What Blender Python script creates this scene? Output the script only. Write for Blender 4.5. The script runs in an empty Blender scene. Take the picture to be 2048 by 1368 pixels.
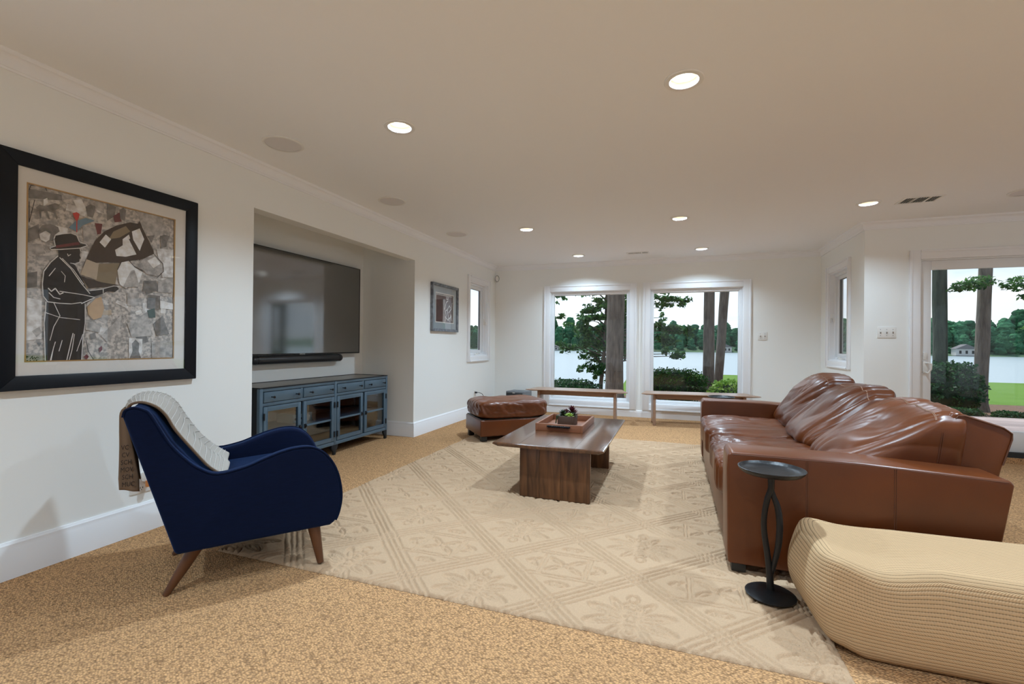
import bpy, bmesh, math, random
import numpy as np
from mathutils import Vector, Matrix, noise

scene = bpy.context.scene
COL = scene.collection
PI = math.pi

# ------------------------------------------------------------------ camera
cam_data = bpy.data.cameras.new('camera')
cam = bpy.data.objects.new('camera', cam_data)
COL.objects.link(cam)
cam_data.sensor_width = 36.0
cam_data.lens = 921.21 / 2048 * 36.0
cam_data.clip_start = 0.05
cam_data.clip_end = 4000
_r = Vector((0.94290998, 0.33290995, 0.00957784))
_u = Vector((-0.00769928, -0.00696162, 0.99994613))
_f = Vector((-0.33295869, 0.94293293, 0.00400101))
M = Matrix.Identity(4)
for i in range(3):
    M[i][0] = _r[i]; M[i][1] = _u[i]; M[i][2] = -_f[i]
M[2][3] = 1.12
cam.matrix_world = M
scene.camera = cam

# ------------------------------------------------------------------ exposure
EXPO = 0.32
scene.view_settings.view_transform = 'Standard'
scene.view_settings.look = 'None'
scene.view_settings.gamma = 1.0
scene.view_settings.use_curve_mapping = False
scene.view_settings.exposure = EXPO
scene.cycles.use_denoising = True
scene.cycles.max_bounces = 12
scene.cycles.diffuse_bounces = 8
scene.cycles.glossy_bounces = 5
scene.cycles.transparent_max_bounces = 16
scene.cycles.sample_clamp_indirect = 6.0
scene.cycles.caustics_reflective = False
scene.cycles.caustics_refractive = False

# light levels
SKY = 1.05
SUN = 2.4
LAMP = 18.5
LAMP_COL = (0.77, 1.0, 1.20)

# ------------------------------------------------------------------ world: summer sky with broken cloud
world = bpy.data.worlds.new('sky')
scene.world = world
world.use_nodes = True
nt = world.node_tree
nt.nodes.clear()
def wn(t): return nt.nodes.new(t)
tc = wn('ShaderNodeTexCoord')
sep = wn('ShaderNodeSeparateXYZ'); nt.links.new(tc.outputs['Generated'], sep.inputs[0])
ramp = wn('ShaderNodeValToRGB'); nt.links.new(sep.outputs['Z'], ramp.inputs[0])
cr = ramp.color_ramp
cr.elements[0].position = 0.0; cr.elements[0].color = (0.78, 0.88, 0.98, 1)
cr.elements[1].position = 1.0; cr.elements[1].color = (0.16, 0.33, 0.72, 1)
e = cr.elements.new(0.22); e.color = (0.52, 0.72, 0.97, 1)
mp = wn('ShaderNodeMapping'); mp.inputs['Scale'].default_value = (2.2, 2.2, 5.5)
nt.links.new(tc.outputs['Generated'], mp.inputs['Vector'])
nz = wn('ShaderNodeTexNoise'); nz.inputs['Scale'].default_value = 1.6; nz.inputs['Detail'].default_value = 7; nz.inputs['Roughness'].default_value = 0.58
nt.links.new(mp.outputs[0], nz.inputs['Vector'])
cl = wn('ShaderNodeValToRGB'); nt.links.new(nz.outputs['Fac'], cl.inputs[0])
cl.color_ramp.elements[0].position = 0.42; cl.color_ramp.elements[0].color = (0, 0, 0, 1)
cl.color_ramp.elements[1].position = 0.62; cl.color_ramp.elements[1].color = (1, 1, 1, 1)
mix = wn('ShaderNodeMix'); mix.data_type = 'RGBA'
nt.links.new(cl.outputs[0], mix.inputs['Factor'])
nt.links.new(ramp.outputs[0], mix.inputs['A'])
mix.inputs['B'].default_value = (0.95, 0.97, 1.0, 1)
# hazy glow of the cloud layer around the sun
dt = wn('ShaderNodeVectorMath'); dt.operation = 'DOT_PRODUCT'; nt.links.new(tc.outputs['Generated'], dt.inputs[0])
dt.inputs[1].default_value = Vector((-0.25, 0.36, 0.55)).normalized()
mr0 = wn('ShaderNodeMapRange'); mr0.inputs['From Min'].default_value = 0.15; mr0.inputs['From Max'].default_value = 1.0
mr0.inputs['To Min'].default_value = 0.62; mr0.inputs['To Max'].default_value = 1.75
nt.links.new(dt.outputs['Value'], mr0.inputs['Value'])
gl0 = wn('ShaderNodeMath'); gl0.operation = 'MULTIPLY'; gl0.inputs[1].default_value = SKY; nt.links.new(mr0.outputs[0], gl0.inputs[0])
bg = wn('ShaderNodeBackground'); nt.links.new(gl0.outputs[0], bg.inputs['Strength'])
nt.links.new(mix.outputs['Result'], bg.inputs['Color'])
wo = wn('ShaderNodeOutputWorld'); nt.links.new(bg.outputs[0], wo.inputs[0])

sd = bpy.data.lights.new('sun', 'SUN'); sd.energy = SUN; sd.angle = math.radians(1.5); sd.color = (1.0, 0.95, 0.86)
so = bpy.data.objects.new('sun', sd); COL.objects.link(so)
so.rotation_euler = Vector((0.25, -0.36, -1.0)).to_track_quat('-Z', 'Y').to_euler()
so.location = (-3, 4, 12)

# ------------------------------------------------------------------ material helpers
MATS = {}
def mat(name, color=(0.8, 0.8, 0.8), rough=0.6, metal=0.0, spec=0.5, coat=0.0, emit=None, estr=0.0,
        noise=None, bump=None, sheen=0.0, coat_rough=0.1):
    """noise=(scale, colour2, contrast, stretch) ; bump=(kind, scale, strength, distance, stretch)"""
    m = bpy.data.materials.new(name); MATS[name] = m
    m.use_nodes = True
    t = m.node_tree; b = t.nodes['Principled BSDF']
    b.inputs['Base Color'].default_value = (*color, 1)
    b.inputs['Roughness'].default_value = rough
    b.inputs['Metallic'].default_value = metal
    b.inputs['Specular IOR Level'].default_value = spec
    b.inputs['Coat Weight'].default_value = coat
    b.inputs['Coat Roughness'].default_value = coat_rough
    b.inputs['Sheen Weight'].default_value = sheen
    if emit:
        b.inputs['Emission Color'].default_value = (*emit, 1)
        b.inputs['Emission Strength'].default_value = estr
    if noise or bump:
        co = t.nodes.new('ShaderNodeTexCoord')
    if noise:
        sc, c2, con, st = noise
        mpn = t.nodes.new('ShaderNodeMapping'); mpn.inputs['Scale'].default_value = st
        t.links.new(co.outputs['Object'], mpn.inputs['Vector'])
        n = t.nodes.new('ShaderNodeTexNoise'); n.inputs['Scale'].default_value = sc; n.inputs['Detail'].default_value = 6
        t.links.new(mpn.outputs[0], n.inputs['Vector'])
        r = t.nodes.new('ShaderNodeValToRGB'); t.links.new(n.outputs['Fac'], r.inputs[0])
        r.color_ramp.elements[0].position = 0.5 - con; r.color_ramp.elements[0].color = (*color, 1)
        r.color_ramp.elements[1].position = 0.5 + con; r.color_ramp.elements[1].color = (*c2, 1)
        t.links.new(r.outputs[0], b.inputs['Base Color'])
    if bump:
        kind, sc, stg, dist, st = bump
        mpb = t.nodes.new('ShaderNodeMapping'); mpb.inputs['Scale'].default_value = st
        t.links.new(co.outputs['Object'], mpb.inputs['Vector'])
        if kind == 'voronoi':
            n = t.nodes.new('ShaderNodeTexVoronoi'); n.inputs['Scale'].default_value = sc; out = n.outputs['Distance']
        else:
            n = t.nodes.new('ShaderNodeTexNoise'); n.inputs['Scale'].default_value = sc; n.inputs['Detail'].default_value = 5; out = n.outputs['Fac']
        t.links.new(mpb.outputs[0], n.inputs['Vector'])
        bp = t.nodes.new('ShaderNodeBump'); bp.inputs['Strength'].default_value = stg; bp.inputs['Distance'].default_value = dist
        t.links.new(out, bp.inputs['Height'])
        t.links.new(bp.outputs[0], b.inputs['Normal'])
    return m

S1 = (1, 1, 1)
WALL = mat('wall_paint', (0.86, 0.87, 0.85), 0.55, spec=0.3, bump=('noise', 90, 0.06, 0.002, S1))
CEIL = mat('ceiling_paint', (0.87, 0.88, 0.89), 0.7, spec=0.2, bump=('noise', 60, 0.05, 0.002, S1))
TRIM = mat('trim_paint', (0.86, 0.87, 0.89), 0.35)
VINYL = mat('white_vinyl', (0.82, 0.84, 0.86), 0.3)
GREYL = mat('grey_gasket', (0.20, 0.20, 0.21), 0.5)
WHITEP = mat('white_plastic', (0.80, 0.79, 0.76), 0.35)
BLACK = mat('black_plastic', (0.012, 0.012, 0.014), 0.35)
DARKHOLE = mat('dark_slot', (0.02, 0.02, 0.02), 0.8)
GRILLE = mat('speaker_grille', (0.72, 0.70, 0.70), 0.7, bump=('voronoi', 500, 0.3, 0.001, S1))
BAFFLE = mat('baffle_enamel', (0.80, 0.74, 0.62), 0.5)
LENS = mat('lamp_lens', (0.9, 0.9, 0.85), 0.4, emit=(1.0, 0.88, 0.70), estr=3.2)
NAVY = mat('navy_upholstery', (0.0012, 0.0034, 0.016), 0.8, spec=0.1, sheen=0.16,
           noise=(3.0, (0.002, 0.0055, 0.025), 0.25, (6, 6, 60)), bump=('noise', 300, 0.25, 0.001, (1, 1, 3)))
MATS['navy_upholstery'].node_tree.nodes['Principled BSDF'].inputs['Sheen Tint'].default_value = (0.15, 0.35, 0.9, 1)
CHAIRLEG = mat('walnut_leg', (0.115, 0.042, 0.015), 0.38, noise=(5, (0.075, 0.025, 0.009), 0.3, (8, 8, 1)))
SLATE = mat('slate_metal', (0.11, 0.175, 0.235), 0.33, metal=0.2, noise=(4, (0.085, 0.14, 0.195), 0.3, S1))
SLATED = mat('dark_slate_metal', (0.016, 0.02, 0.026), 0.4, metal=0.3)
CONTOP = mat('console_top', (0.17, 0.145, 0.12), 0.32, noise=(4, (0.13, 0.11, 0.09), 0.3, (8, 1, 1)))
STEEL = mat('dark_steel', (0.05, 0.05, 0.055), 0.25, metal=0.9)
CHROME = mat('chrome', (0.65, 0.64, 0.62), 0.16, metal=1.0)
SCREEN = mat('tv_screen', (0.004, 0.004, 0.005), 0.3, spec=0.5, coat=1.0, coat_rough=0.07)
MATS['tv_screen'].node_tree.nodes['Principled BSDF'].inputs['Coat IOR'].default_value = 2.8
LEATHER = mat('brown_leather', (0.140, 0.034, 0.0050), 0.37, spec=0.38, noise=(2.2, (0.082, 0.019, 0.0035), 0.22, S1),
              bump=('noise', 55, 0.10, 0.003, S1), coat=0.2, coat_rough=0.28)
SEAM = mat('leather_seam', (0.10, 0.032, 0.012), 0.6)
STITCH = mat('stitch_thread', (0.34, 0.20, 0.13), 0.7)
FOOT = mat('black_wood_foot', (0.012, 0.011, 0.010), 0.45)
IRON = mat('black_iron', (0.013, 0.013, 0.014), 0.38, metal=0.4, spec=0.5, bump=('noise', 70, 0.35, 0.004, (1, 1, 0.4)))
OAK = mat('pale_bench_wood', (0.36, 0.235, 0.165), 0.34, noise=(3, (0.27, 0.165, 0.11), 0.25, (1, 12, 12)))
TRAYW = mat('tray_wood', (0.30, 0.115, 0.055), 0.42, noise=(4, (0.19, 0.065, 0.03), 0.25, (1, 8, 8)))
PLANTERW = mat('planter_wood', (0.085, 0.045, 0.027), 0.55, noise=(6, (0.05, 0.026, 0.017), 0.3, (1, 1, 8)))
SOIL = mat('soil', (0.03, 0.02, 0.013), 0.9)
BURG = mat('burgundy_leaf', (0.09, 0.012, 0.02), 0.4)
LIME = mat('lime_leaf', (0.27, 0.40, 0.06), 0.4)
DKLEAF = mat('dark_leaf', (0.03, 0.045, 0.02), 0.45)
FRAMEB = mat('black_frame', (0.006, 0.008, 0.012), 0.4, spec=0.25)
MATB = mat('cream_mat_board', (0.90, 0.87, 0.82), 0.8)
GOLD = mat('gold_fillet', (0.55, 0.33, 0.12), 0.4, metal=0.6)
FRAMEG = mat('grey_marbled_frame', (0.23, 0.25, 0.28), 0.4, noise=(22, (0.09, 0.10, 0.12), 0.15, S1))
MATG = mat('blue_grey_mat_board', (0.38, 0.43, 0.46), 0.8)
THROWG = mat('grey_throw', (0.36, 0.325, 0.285), 0.9, sheen=0.2, bump=('noise', 400, 0.3, 0.001, S1))
THROWB = mat('brown_throw_reverse', (0.17, 0.105, 0.062), 0.9, bump=('noise', 300, 0.3, 0.001, S1))
LETTER = mat('dark_throw_lettering', (0.022, 0.015, 0.012), 0.9)
SCALLOP = mat('pale_throw_line', (0.58, 0.56, 0.53), 0.9)

def wood(name, c1, c2, rough, grain=(1, 1, 1), scale=2.0):
    m = mat(name, c1, rough)
    t = m.node_tree; b = t.nodes['Principled BSDF']
    co = t.nodes.new('ShaderNodeTexCoord'); oi = t.nodes.new('ShaderNodeObjectInfo')
    add = t.nodes.new('ShaderNodeVectorMath'); add.operation = 'MULTIPLY_ADD'
    add.inputs[1].default_value = (7, 5, 9)
    comb = t.nodes.new('ShaderNodeCombineXYZ')
    for k in range(3): t.links.new(oi.outputs['Random'], comb.inputs[k])
    t.links.new(comb.outputs[0], add.inputs[0]); t.links.new(co.outputs['Object'], add.inputs[2])
    mp = t.nodes.new('ShaderNodeMapping'); mp.inputs['Scale'].default_value = grain
    t.links.new(add.outputs[0], mp.inputs['Vector'])
    n = t.nodes.new('ShaderNodeTexNoise'); n.inputs['Scale'].default_value = scale; n.inputs['Detail'].default_value = 7
    n.inputs['Distortion'].default_value = 1.2
    t.links.new(mp.outputs[0], n.inputs['Vector'])
    r = t.nodes.new('ShaderNodeValToRGB'); t.links.new(n.outputs['Fac'], r.inputs[0])
    r.color_ramp.elements[0].position = 0.32; r.color_ramp.elements[0].color = (*c2, 1)
    r.color_ramp.elements[1].position = 0.66; r.color_ramp.elements[1].color = (*c1, 1)
    hs = t.nodes.new('ShaderNodeHueSaturation')
    mr = t.nodes.new('ShaderNodeMapRange'); mr.inputs['To Min'].default_value = 0.72; mr.inputs['To Max'].default_value = 1.25
    t.links.new(oi.outputs['Random'], mr.inputs['Value']); t.links.new(mr.outputs[0], hs.inputs['Value'])
    t.links.new(r.outputs[0], hs.inputs['Color']); t.links.new(hs.outputs[0], b.inputs['Base Color'])
    return m
WALNUT = wood('walnut_board', (0.165, 0.070, 0.027), (0.055, 0.020, 0.008), 0.36, (14, 14, 1.3), 1.6)
WALNUTT = wood('walnut_top_board', (0.14, 0.056, 0.023), (0.07, 0.026, 0.011), 0.26, (14, 1.3, 14), 1.6)
MATS['walnut_top_board'].node_tree.nodes['Principled BSDF'].inputs['Coat Weight'].default_value = 0.6
MATS['walnut_top_board'].node_tree.nodes['Principled BSDF'].inputs['Coat Roughness'].default_value = 0.18
DECK = wood('deck_board', (0.46, 0.36, 0.33), (0.34, 0.26, 0.24), 0.6, (1.5, 12, 12), 2.0)

def glass(name, tint=(1, 1, 1), ior=1.5, rough=0.0):
    m = bpy.data.materials.new(name); MATS[name] = m; m.use_nodes = True
    t = m.node_tree; t.nodes.clear()
    o = t.nodes.new('ShaderNodeOutputMaterial'); mx = t.nodes.new('ShaderNodeMixShader')
    tr = t.nodes.new('ShaderNodeBsdfTransparent'); tr.inputs[0].default_value = (*tint, 1)
    gl = t.nodes.new('ShaderNodeBsdfGlossy'); gl.inputs['Roughness'].default_value = rough
    fr = t.nodes.new('ShaderNodeFresnel'); fr.inputs['IOR'].default_value = ior
    ge = t.nodes.new('ShaderNodeNewGeometry'); im = t.nodes.new('ShaderNodeMapRange')
    im.inputs['To Min'].default_value = ior; im.inputs['To Max'].default_value = 1 / ior      # same reflectance from both faces of the pane
    t.links.new(ge.outputs['Backfacing'], im.inputs['Value']); t.links.new(im.outputs[0], fr.inputs['IOR'])
    t.links.new(fr.outputs[0], mx.inputs[0]); t.links.new(tr.outputs[0], mx.inputs[1]); t.links.new(gl.outputs[0], mx.inputs[2])
    t.links.new(mx.outputs[0], o.inputs[0])
    return m
GLASS = glass('window_glass', (0.97, 0.985, 0.98), 1.35)
PICGLASS = glass('picture_glass', (0.98, 0.98, 0.98), 1.6)
CABGLASS = glass('cabinet_glass', (0.75, 0.82, 0.86), 1.9)

def carpet_mat():
    m = mat('berber_carpet', (0.45, 0.35, 0.25), 0.95, spec=0.1)
    t = m.node_tree; b = t.nodes['Principled BSDF']
    co = t.nodes.new('ShaderNodeTexCoord')
    mp = t.nodes.new('ShaderNodeMapping'); mp.inputs['Rotation'].default_value = (0, 0, 0.7); mp.inputs['Scale'].default_value = (1, 1.35, 1)
    t.links.new(co.outputs['Object'], mp.inputs['Vector'])
    v = t.nodes.new('ShaderNodeTexVoronoi'); v.inputs['Scale'].default_value = 105; v.inputs['Randomness'].default_value = 0.75
    t.links.new(mp.outputs[0], v.inputs['Vector'])
    r = t.nodes.new('ShaderNodeValToRGB'); t.links.new(v.outputs['Distance'], r.inputs[0])
    r.color_ramp.elements[0].position = 0.05; r.color_ramp.elements[0].color = (0.79, 0.45, 0.205, 1)
    r.color_ramp.elements[1].position = 0.75; r.color_ramp.elements[1].color = (0.32, 0.18, 0.09, 1)
    # random dark / light loops
    sepc = t.nodes.new('ShaderNodeSeparateColor'); t.links.new(v.outputs['Color'], sepc.inputs[0])
    r2 = t.nodes.new('ShaderNodeValToRGB'); t.links.new(sepc.outputs[0], r2.inputs[0])
    r2.color_ramp.elements[0].position = 0.0; r2.color_ramp.elements[0].color = (0.60, 0.58, 0.56, 1)
    r2.color_ramp.elements[1].position = 0.22; r2.color_ramp.elements[1].color = (0.92, 0.92, 0.92, 1)
    e2 = r2.color_ramp.elements.new(1.0); e2.color = (1.1, 1.1, 1.1, 1)
    mx = t.nodes.new('ShaderNodeMix'); mx.data_type = 'RGBA'; mx.blend_type = 'MULTIPLY'; mx.inputs['Factor'].default_value = 1
    t.links.new(r.outputs[0], mx.inputs['A']); t.links.new(r2.outputs[0], mx.inputs['B'])
    t.links.new(mx.outputs['Result'], b.inputs['Base Color'])
    inv = t.nodes.new('ShaderNodeMath'); inv.operation = 'SUBTRACT'; inv.inputs[0].default_value = 1.0
    t.links.new(v.outputs['Distance'], inv.inputs[1])
    bp = t.nodes.new('ShaderNodeBump'); bp.inputs['Strength'].default_value = 0.8; bp.inputs['Distance'].default_value = 0.008
    t.links.new(inv.outputs[0], bp.inputs['Height']); t.links.new(bp.outputs[0], b.inputs['Normal'])
    return m
CARPET = carpet_mat()
RUG = mat('cream_wool_pile', (0.49, 0.335, 0.21), 0.95, spec=0.1, noise=(160, (0.43, 0.29, 0.18), 0.25, S1), bump=('noise', 260, 0.55, 0.004, S1))

def pouf_mat():
    m = mat('knitted_cream_wool', (0.62, 0.51, 0.38), 0.9, spec=0.15)
    t = m.node_tree; b = t.nodes['Principled BSDF']
    uv = t.nodes.new('ShaderNodeUVMap'); uv.uv_map = 'knit'
    sp = t.nodes.new('ShaderNodeSeparateXYZ'); t.links.new(uv.outputs[0], sp.inputs[0])
    nzz = t.nodes.new('ShaderNodeTexNoise'); nzz.inputs['Scale'].default_value = 14; nzz.inputs['Detail'].default_value = 2
    t.links.new(uv.outputs[0], nzz.inputs['Vector'])
    wob = t.nodes.new('ShaderNodeMath'); wob.operation = 'MULTIPLY_ADD'; wob.inputs[1].default_value = 0.004
    t.links.new(nzz.outputs['Fac'], wob.inputs[0]); t.links.new(sp.outputs['Y'], wob.inputs[2])
    def trig(src, k, ph=0.0):
        a = t.nodes.new('ShaderNodeMath'); a.operation = 'MULTIPLY_ADD'; a.inputs[1].default_value = k; a.inputs[2].default_value = ph
        t.links.new(src, a.inputs[0])
        s = t.nodes.new('ShaderNodeMath'); s.operation = 'SINE'; t.links.new(a.outputs[0], s.inputs[0])
        q = t.nodes.new('ShaderNodeMath'); q.operation = 'ABSOLUTE'; t.links.new(s.outputs[0], q.inputs[0])
        return q.outputs[0]
    rib = trig(wob.outputs[0], PI / 0.0135)
    # slanted stitches along each rib
    sl = t.nodes.new('ShaderNodeMath'); sl.operation = 'MULTIPLY_ADD'; sl.inputs[1].default_value = 0.6
    t.links.new(wob.outputs[0], sl.inputs[0]); t.links.new(sp.outputs['X'], sl.inputs[2])
    st = trig(sl.outputs[0], PI / 0.0085)
    pw = t.nodes.new('ShaderNodeMath'); pw.operation = 'POWER'; pw.inputs[1].default_value = 0.55; t.links.new(rib, pw.inputs[0])
    st2 = t.nodes.new('ShaderNodeMath'); st2.operation = 'MULTIPLY_ADD'; st2.inputs[1].default_value = 0.45; st2.inputs[2].default_value = 0.55
    t.links.new(st, st2.inputs[0])
    h = t.nodes.new('ShaderNodeMath'); h.operation = 'MULTIPLY'; t.links.new(pw.outputs[0], h.inputs[0]); t.links.new(st2.outputs[0], h.inputs[1])
    bp = t.nodes.new('ShaderNodeBump'); bp.inputs['Strength'].default_value = 0.5; bp.inputs['Distance'].default_value = 0.005
    t.links.new(h.outputs[0], bp.inputs['Height']); t.links.new(bp.outputs[0], b.inputs['Normal'])
    r = t.nodes.new('ShaderNodeValToRGB'); t.links.new(h.outputs[0], r.inputs[0])
    r.color_ramp.elements[0].position = 0.16; r.color_ramp.elements[0].color = (0.19, 0.125, 0.07, 1)
    r.color_ramp.elements[1].position = 0.50; r.color_ramp.elements[1].color = (0.54, 0.36, 0.20, 1)
    t.links.new(r.outputs[0], b.inputs['Base Color'])
    return m
POUF = pouf_mat()

def leaf_mat(name, c1, c2, trans=0.35):
    m = mat(name, c1, 0.5, spec=0.3)
    t = m.node_tree; b = t.nodes['Principled BSDF']
    g = t.nodes.new('ShaderNodeNewGeometry'); r = t.nodes.new('ShaderNodeValToRGB')
    t.links.new(g.outputs['Random Per Island'], r.inputs[0])
    r.color_ramp.elements[0].color = (*c1, 1); r.color_ramp.elements[1].color = (*c2, 1)
    t.links.new(r.outputs[0], b.inputs['Base Color'])
    tl = t.nodes.new('ShaderNodeBsdfTranslucent'); t.links.new(r.outputs[0], tl.inputs[0])
    mx = t.nodes.new('ShaderNodeMixShader'); mx.inputs[0].default_value = trans
    t.links.new(b.outputs[0], mx.inputs[1]); t.links.new(tl.outputs[0], mx.inputs[2])
    t.links.new(mx.outputs[0], t.nodes['Material Output'].inputs[0])
    return m
LEAF_TREE = leaf_mat('tree_leaf', (0.02, 0.075, 0.035), (0.13, 0.30, 0.08), 0.45)
LEAF_HEDGE = leaf_mat('hedge_leaf', (0.010, 0.055, 0.012), (0.055, 0.19, 0.03))
LEAF_LIGHT = leaf_mat('light_hedge_leaf', (0.10, 0.26, 0.04), (0.34, 0.52, 0.10))
LEAF_DARK = leaf_mat('dark_shrub_leaf', (0.008, 0.05, 0.022), (0.055, 0.16, 0.05))
BARK = mat('grey_bark', (0.24, 0.205, 0.165), 0.9, noise=(3, (0.09, 0.075, 0.062), 0.25, (6, 6, 1.2)), bump=('noise', 12, 0.8, 0.03, (3, 3, 0.6)))
BARKG = mat('mossy_bark', (0.075, 0.10, 0.07), 0.9, noise=(3, (0.035, 0.045, 0.035), 0.25, (6, 6, 1.2)), bump=('noise', 12, 0.8, 0.03, (3, 3, 0.6)))
LAWN = mat('lawn_grass', (0.11, 0.21, 0.03), 0.9, spec=0.1, noise=(1.2, (0.14, 0.25, 0.045), 0.3, S1), bump=('noise', 40, 0.5, 0.03, S1))
MULCH = mat('pine_straw_mulch', (0.24, 0.13, 0.075), 0.95, noise=(9, (0.09, 0.055, 0.035), 0.22, (1, 2.2, 1)), bump=('noise', 26, 0.8, 0.03, S1))
WATER = mat('lake_water', (0.30, 0.37, 0.38), 0.30, spec=0.8, bump=('noise', 0.8, 0.55, 0.5, (1, 2.5, 1)))  # base colour lightened to carry the sky's glare on the water
def far_tree_mat():
    m = mat('far_foliage', (0.018, 0.085, 0.045), 0.9, spec=0.05, noise=(0.35, (0.055, 0.16, 0.075), 0.16, S1), bump=('noise', 0.5, 1.0, 1.5, S1))  # bluish green base stands in for distance haze
    t = m.node_tree; b = t.nodes['Principled BSDF']
    old = b.inputs['Base Color'].links[0].from_socket
    oi = t.nodes.new('ShaderNodeObjectInfo'); hs = t.nodes.new('ShaderNodeHueSaturation')
    mr = t.nodes.new('ShaderNodeMapRange'); mr.inputs['To Min'].default_value = 0.7; mr.inputs['To Max'].default_value = 1.5
    t.links.new(oi.outputs['Random'], mr.inputs['Value']); t.links.new(mr.outputs[0], hs.inputs['Value'])
    t.links.new(old, hs.inputs['Color']); t.links.new(hs.outputs[0], b.inputs['Base Color'])
    return m
FARTREE = far_tree_mat()
FARBANK = mat('far_bank', (0.035, 0.10, 0.05), 0.9, noise=(0.09, (0.10, 0.17, 0.07), 0.2, S1), bump=('noise', 0.25, 1.0, 2.0, S1))
BOUNCE_PATIO = mat('bounce_concrete', (0.62, 0.61, 0.60), 0.8, noise=(0.8, (0.52, 0.51, 0.50), 0.3, (1, 1, 1)))
HOUSEW = mat('far_house_wall', (0.55, 0.53, 0.50), 0.7)
HOUSER = mat('far_house_roof', (0.16, 0.15, 0.15), 0.8)

# ------------------------------------------------------------------ mesh helpers
class MB:
    def __init__(s): s.v = []; s.f = []; s.mi = []; s.uv = None
    def add(s, vs, fs, mi=0):
        b = len(s.v); s.v += [tuple(p) for p in vs]; s.f += [tuple(b + i for i in f) for f in fs]; s.mi += [mi] * len(fs); return s
    def box(s, x0, x1, y0, y1, z0, z1, mi=0, fn=None):
        vs = [(x0, y0, z0), (x1, y0, z0), (x1, y1, z0), (x0, y1, z0), (x0, y0, z1), (x1, y0, z1), (x1, y1, z1), (x0, y1, z1)]
        if fn: vs = [fn(*p) for p in vs]
        return s.add(vs, [(0, 3, 2, 1), (4, 5, 6, 7), (0, 1, 5, 4), (1, 2, 6, 5), (2, 3, 7, 6), (3, 0, 4, 7)], mi)
    def prism(s, prof, axis, a0, a1, mi=0, fn=None):
        """closed profile (p,q) extruded along axis"""
        def P(p, q, a):
            c = {'X': (a, p, q), 'Y': (p, a, q), 'Z': (p, q, a)}[axis]
            return fn(*c) if fn else c
        n = len(prof)
        vs = [P(p, q, a0) for p, q in prof] + [P(p, q, a1) for p, q in prof]
        fs = [(i, (i + 1) % n, n + (i + 1) % n, n + i) for i in range(n)] + [tuple(range(n))[::-1], tuple(range(n, 2 * n))]
        return s.add(vs, fs, mi)
    def lathe(s, prof, c=(0, 0, 0), n=32, mi=0, cap=True):
        vs = []; fs = []
        for r, z in prof:
            for k in range(n):
                a = 2 * PI * k / n; vs.append((c[0] + r * math.cos(a), c[1] + r * math.sin(a), c[2] + z))
        for i in range(len(prof) - 1):
            for k in range(n):
                k2 = (k + 1) % n; fs.append((i * n + k, i * n + k2, (i + 1) * n + k2, (i + 1) * n + k))
        if cap:
            fs.append(tuple(range(n))[::-1]); fs.append(tuple((len(prof) - 1) * n + k for k in range(n)))
        return s.add(vs, fs, mi)
    def tube(s, pts, rad, n=10, mi=0, cap=True, flat=1.0):
        pts = [Vector(p) for p in pts]; m = len(pts)
        if not hasattr(rad, '__len__'): rad = [rad] * m
        vs = []; fs = []; ref = None
        for i, p in enumerate(pts):
            t = (pts[min(i + 1, m - 1)] - pts[max(i - 1, 0)]).normalized()
            if ref is None:
                ref = Vector((0, 0, 1)) if abs(t.z) < 0.9 else Vector((1, 0, 0))
            a = t.cross(ref)
            if a.length < 1e-5: a = t.orthogonal()
            a.normalize(); b = a.cross(t).normalized(); ref = b
            for k in range(n):
                w = 2 * PI * k / n; vs.append(p + a * (rad[i] * math.cos(w)) + b * (rad[i] * flat * math.sin(w)))
        for i in range(m - 1):
            for k in range(n):
                k2 = (k + 1) % n; fs.append((i * n + k, i * n + k2, (i + 1) * n + k2, (i + 1) * n + k))
        if cap:
            fs.append(tuple(range(n))[::-1]); fs.append(tuple((m - 1) * n + k for k in range(n)))
        return s.add(vs, fs, mi)
    def grid(s, rows, mi=0, closed=False):
        nr = len(rows); nc = len(rows[0]); vs = [p for r in rows for p in r]; fs = []
        for i in range(nr - 1):
            for j in range(nc if closed else nc - 1):
                j2 = (j + 1) % nc; fs.append((i * nc + j, i * nc + j2, (i + 1) * nc + j2, (i + 1) * nc + j))
        return s.add(vs, fs, mi)
    def build(s, name, m, parent=None, bevel=0.0, smooth=True, seg=2, angle=35, loc=None, recalc=True):
        me = bpy.data.meshes.new(name); me.from_pydata([tuple(map(float, p)) for p in s.v], [], s.f)
        ms = m if isinstance(m, (list, tuple)) else [m]
        for x in ms: me.materials.append(x)
        if any(s.mi): me.polygons.foreach_set('material_index', s.mi)
        if recalc:
            bm = bmesh.new(); bm.from_mesh(me); bmesh.ops.recalc_face_normals(bm, faces=bm.faces)
            if bevel > 0:
                es = [e for e in bm.edges if len(e.link_faces) == 2 and e.calc_face_angle(0) > math.radians(angle)]
                bmesh.ops.bevel(bm, geom=es, offset=bevel, offset_type='OFFSET', segments=seg, profile=0.5, affect='EDGES', clamp_overlap=True)
            bm.to_mesh(me); bm.free()
        if smooth:
            me.polygons.foreach_set('use_smooth', [True] * len(me.polygons)); me.set_sharp_from_angle(angle=math.radians(angle))
        me.update()
        o = bpy.data.objects.new(name, me); COL.objects.link(o)
        if parent: o.parent = parent
        if loc: o.location = loc
        return o

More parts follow.
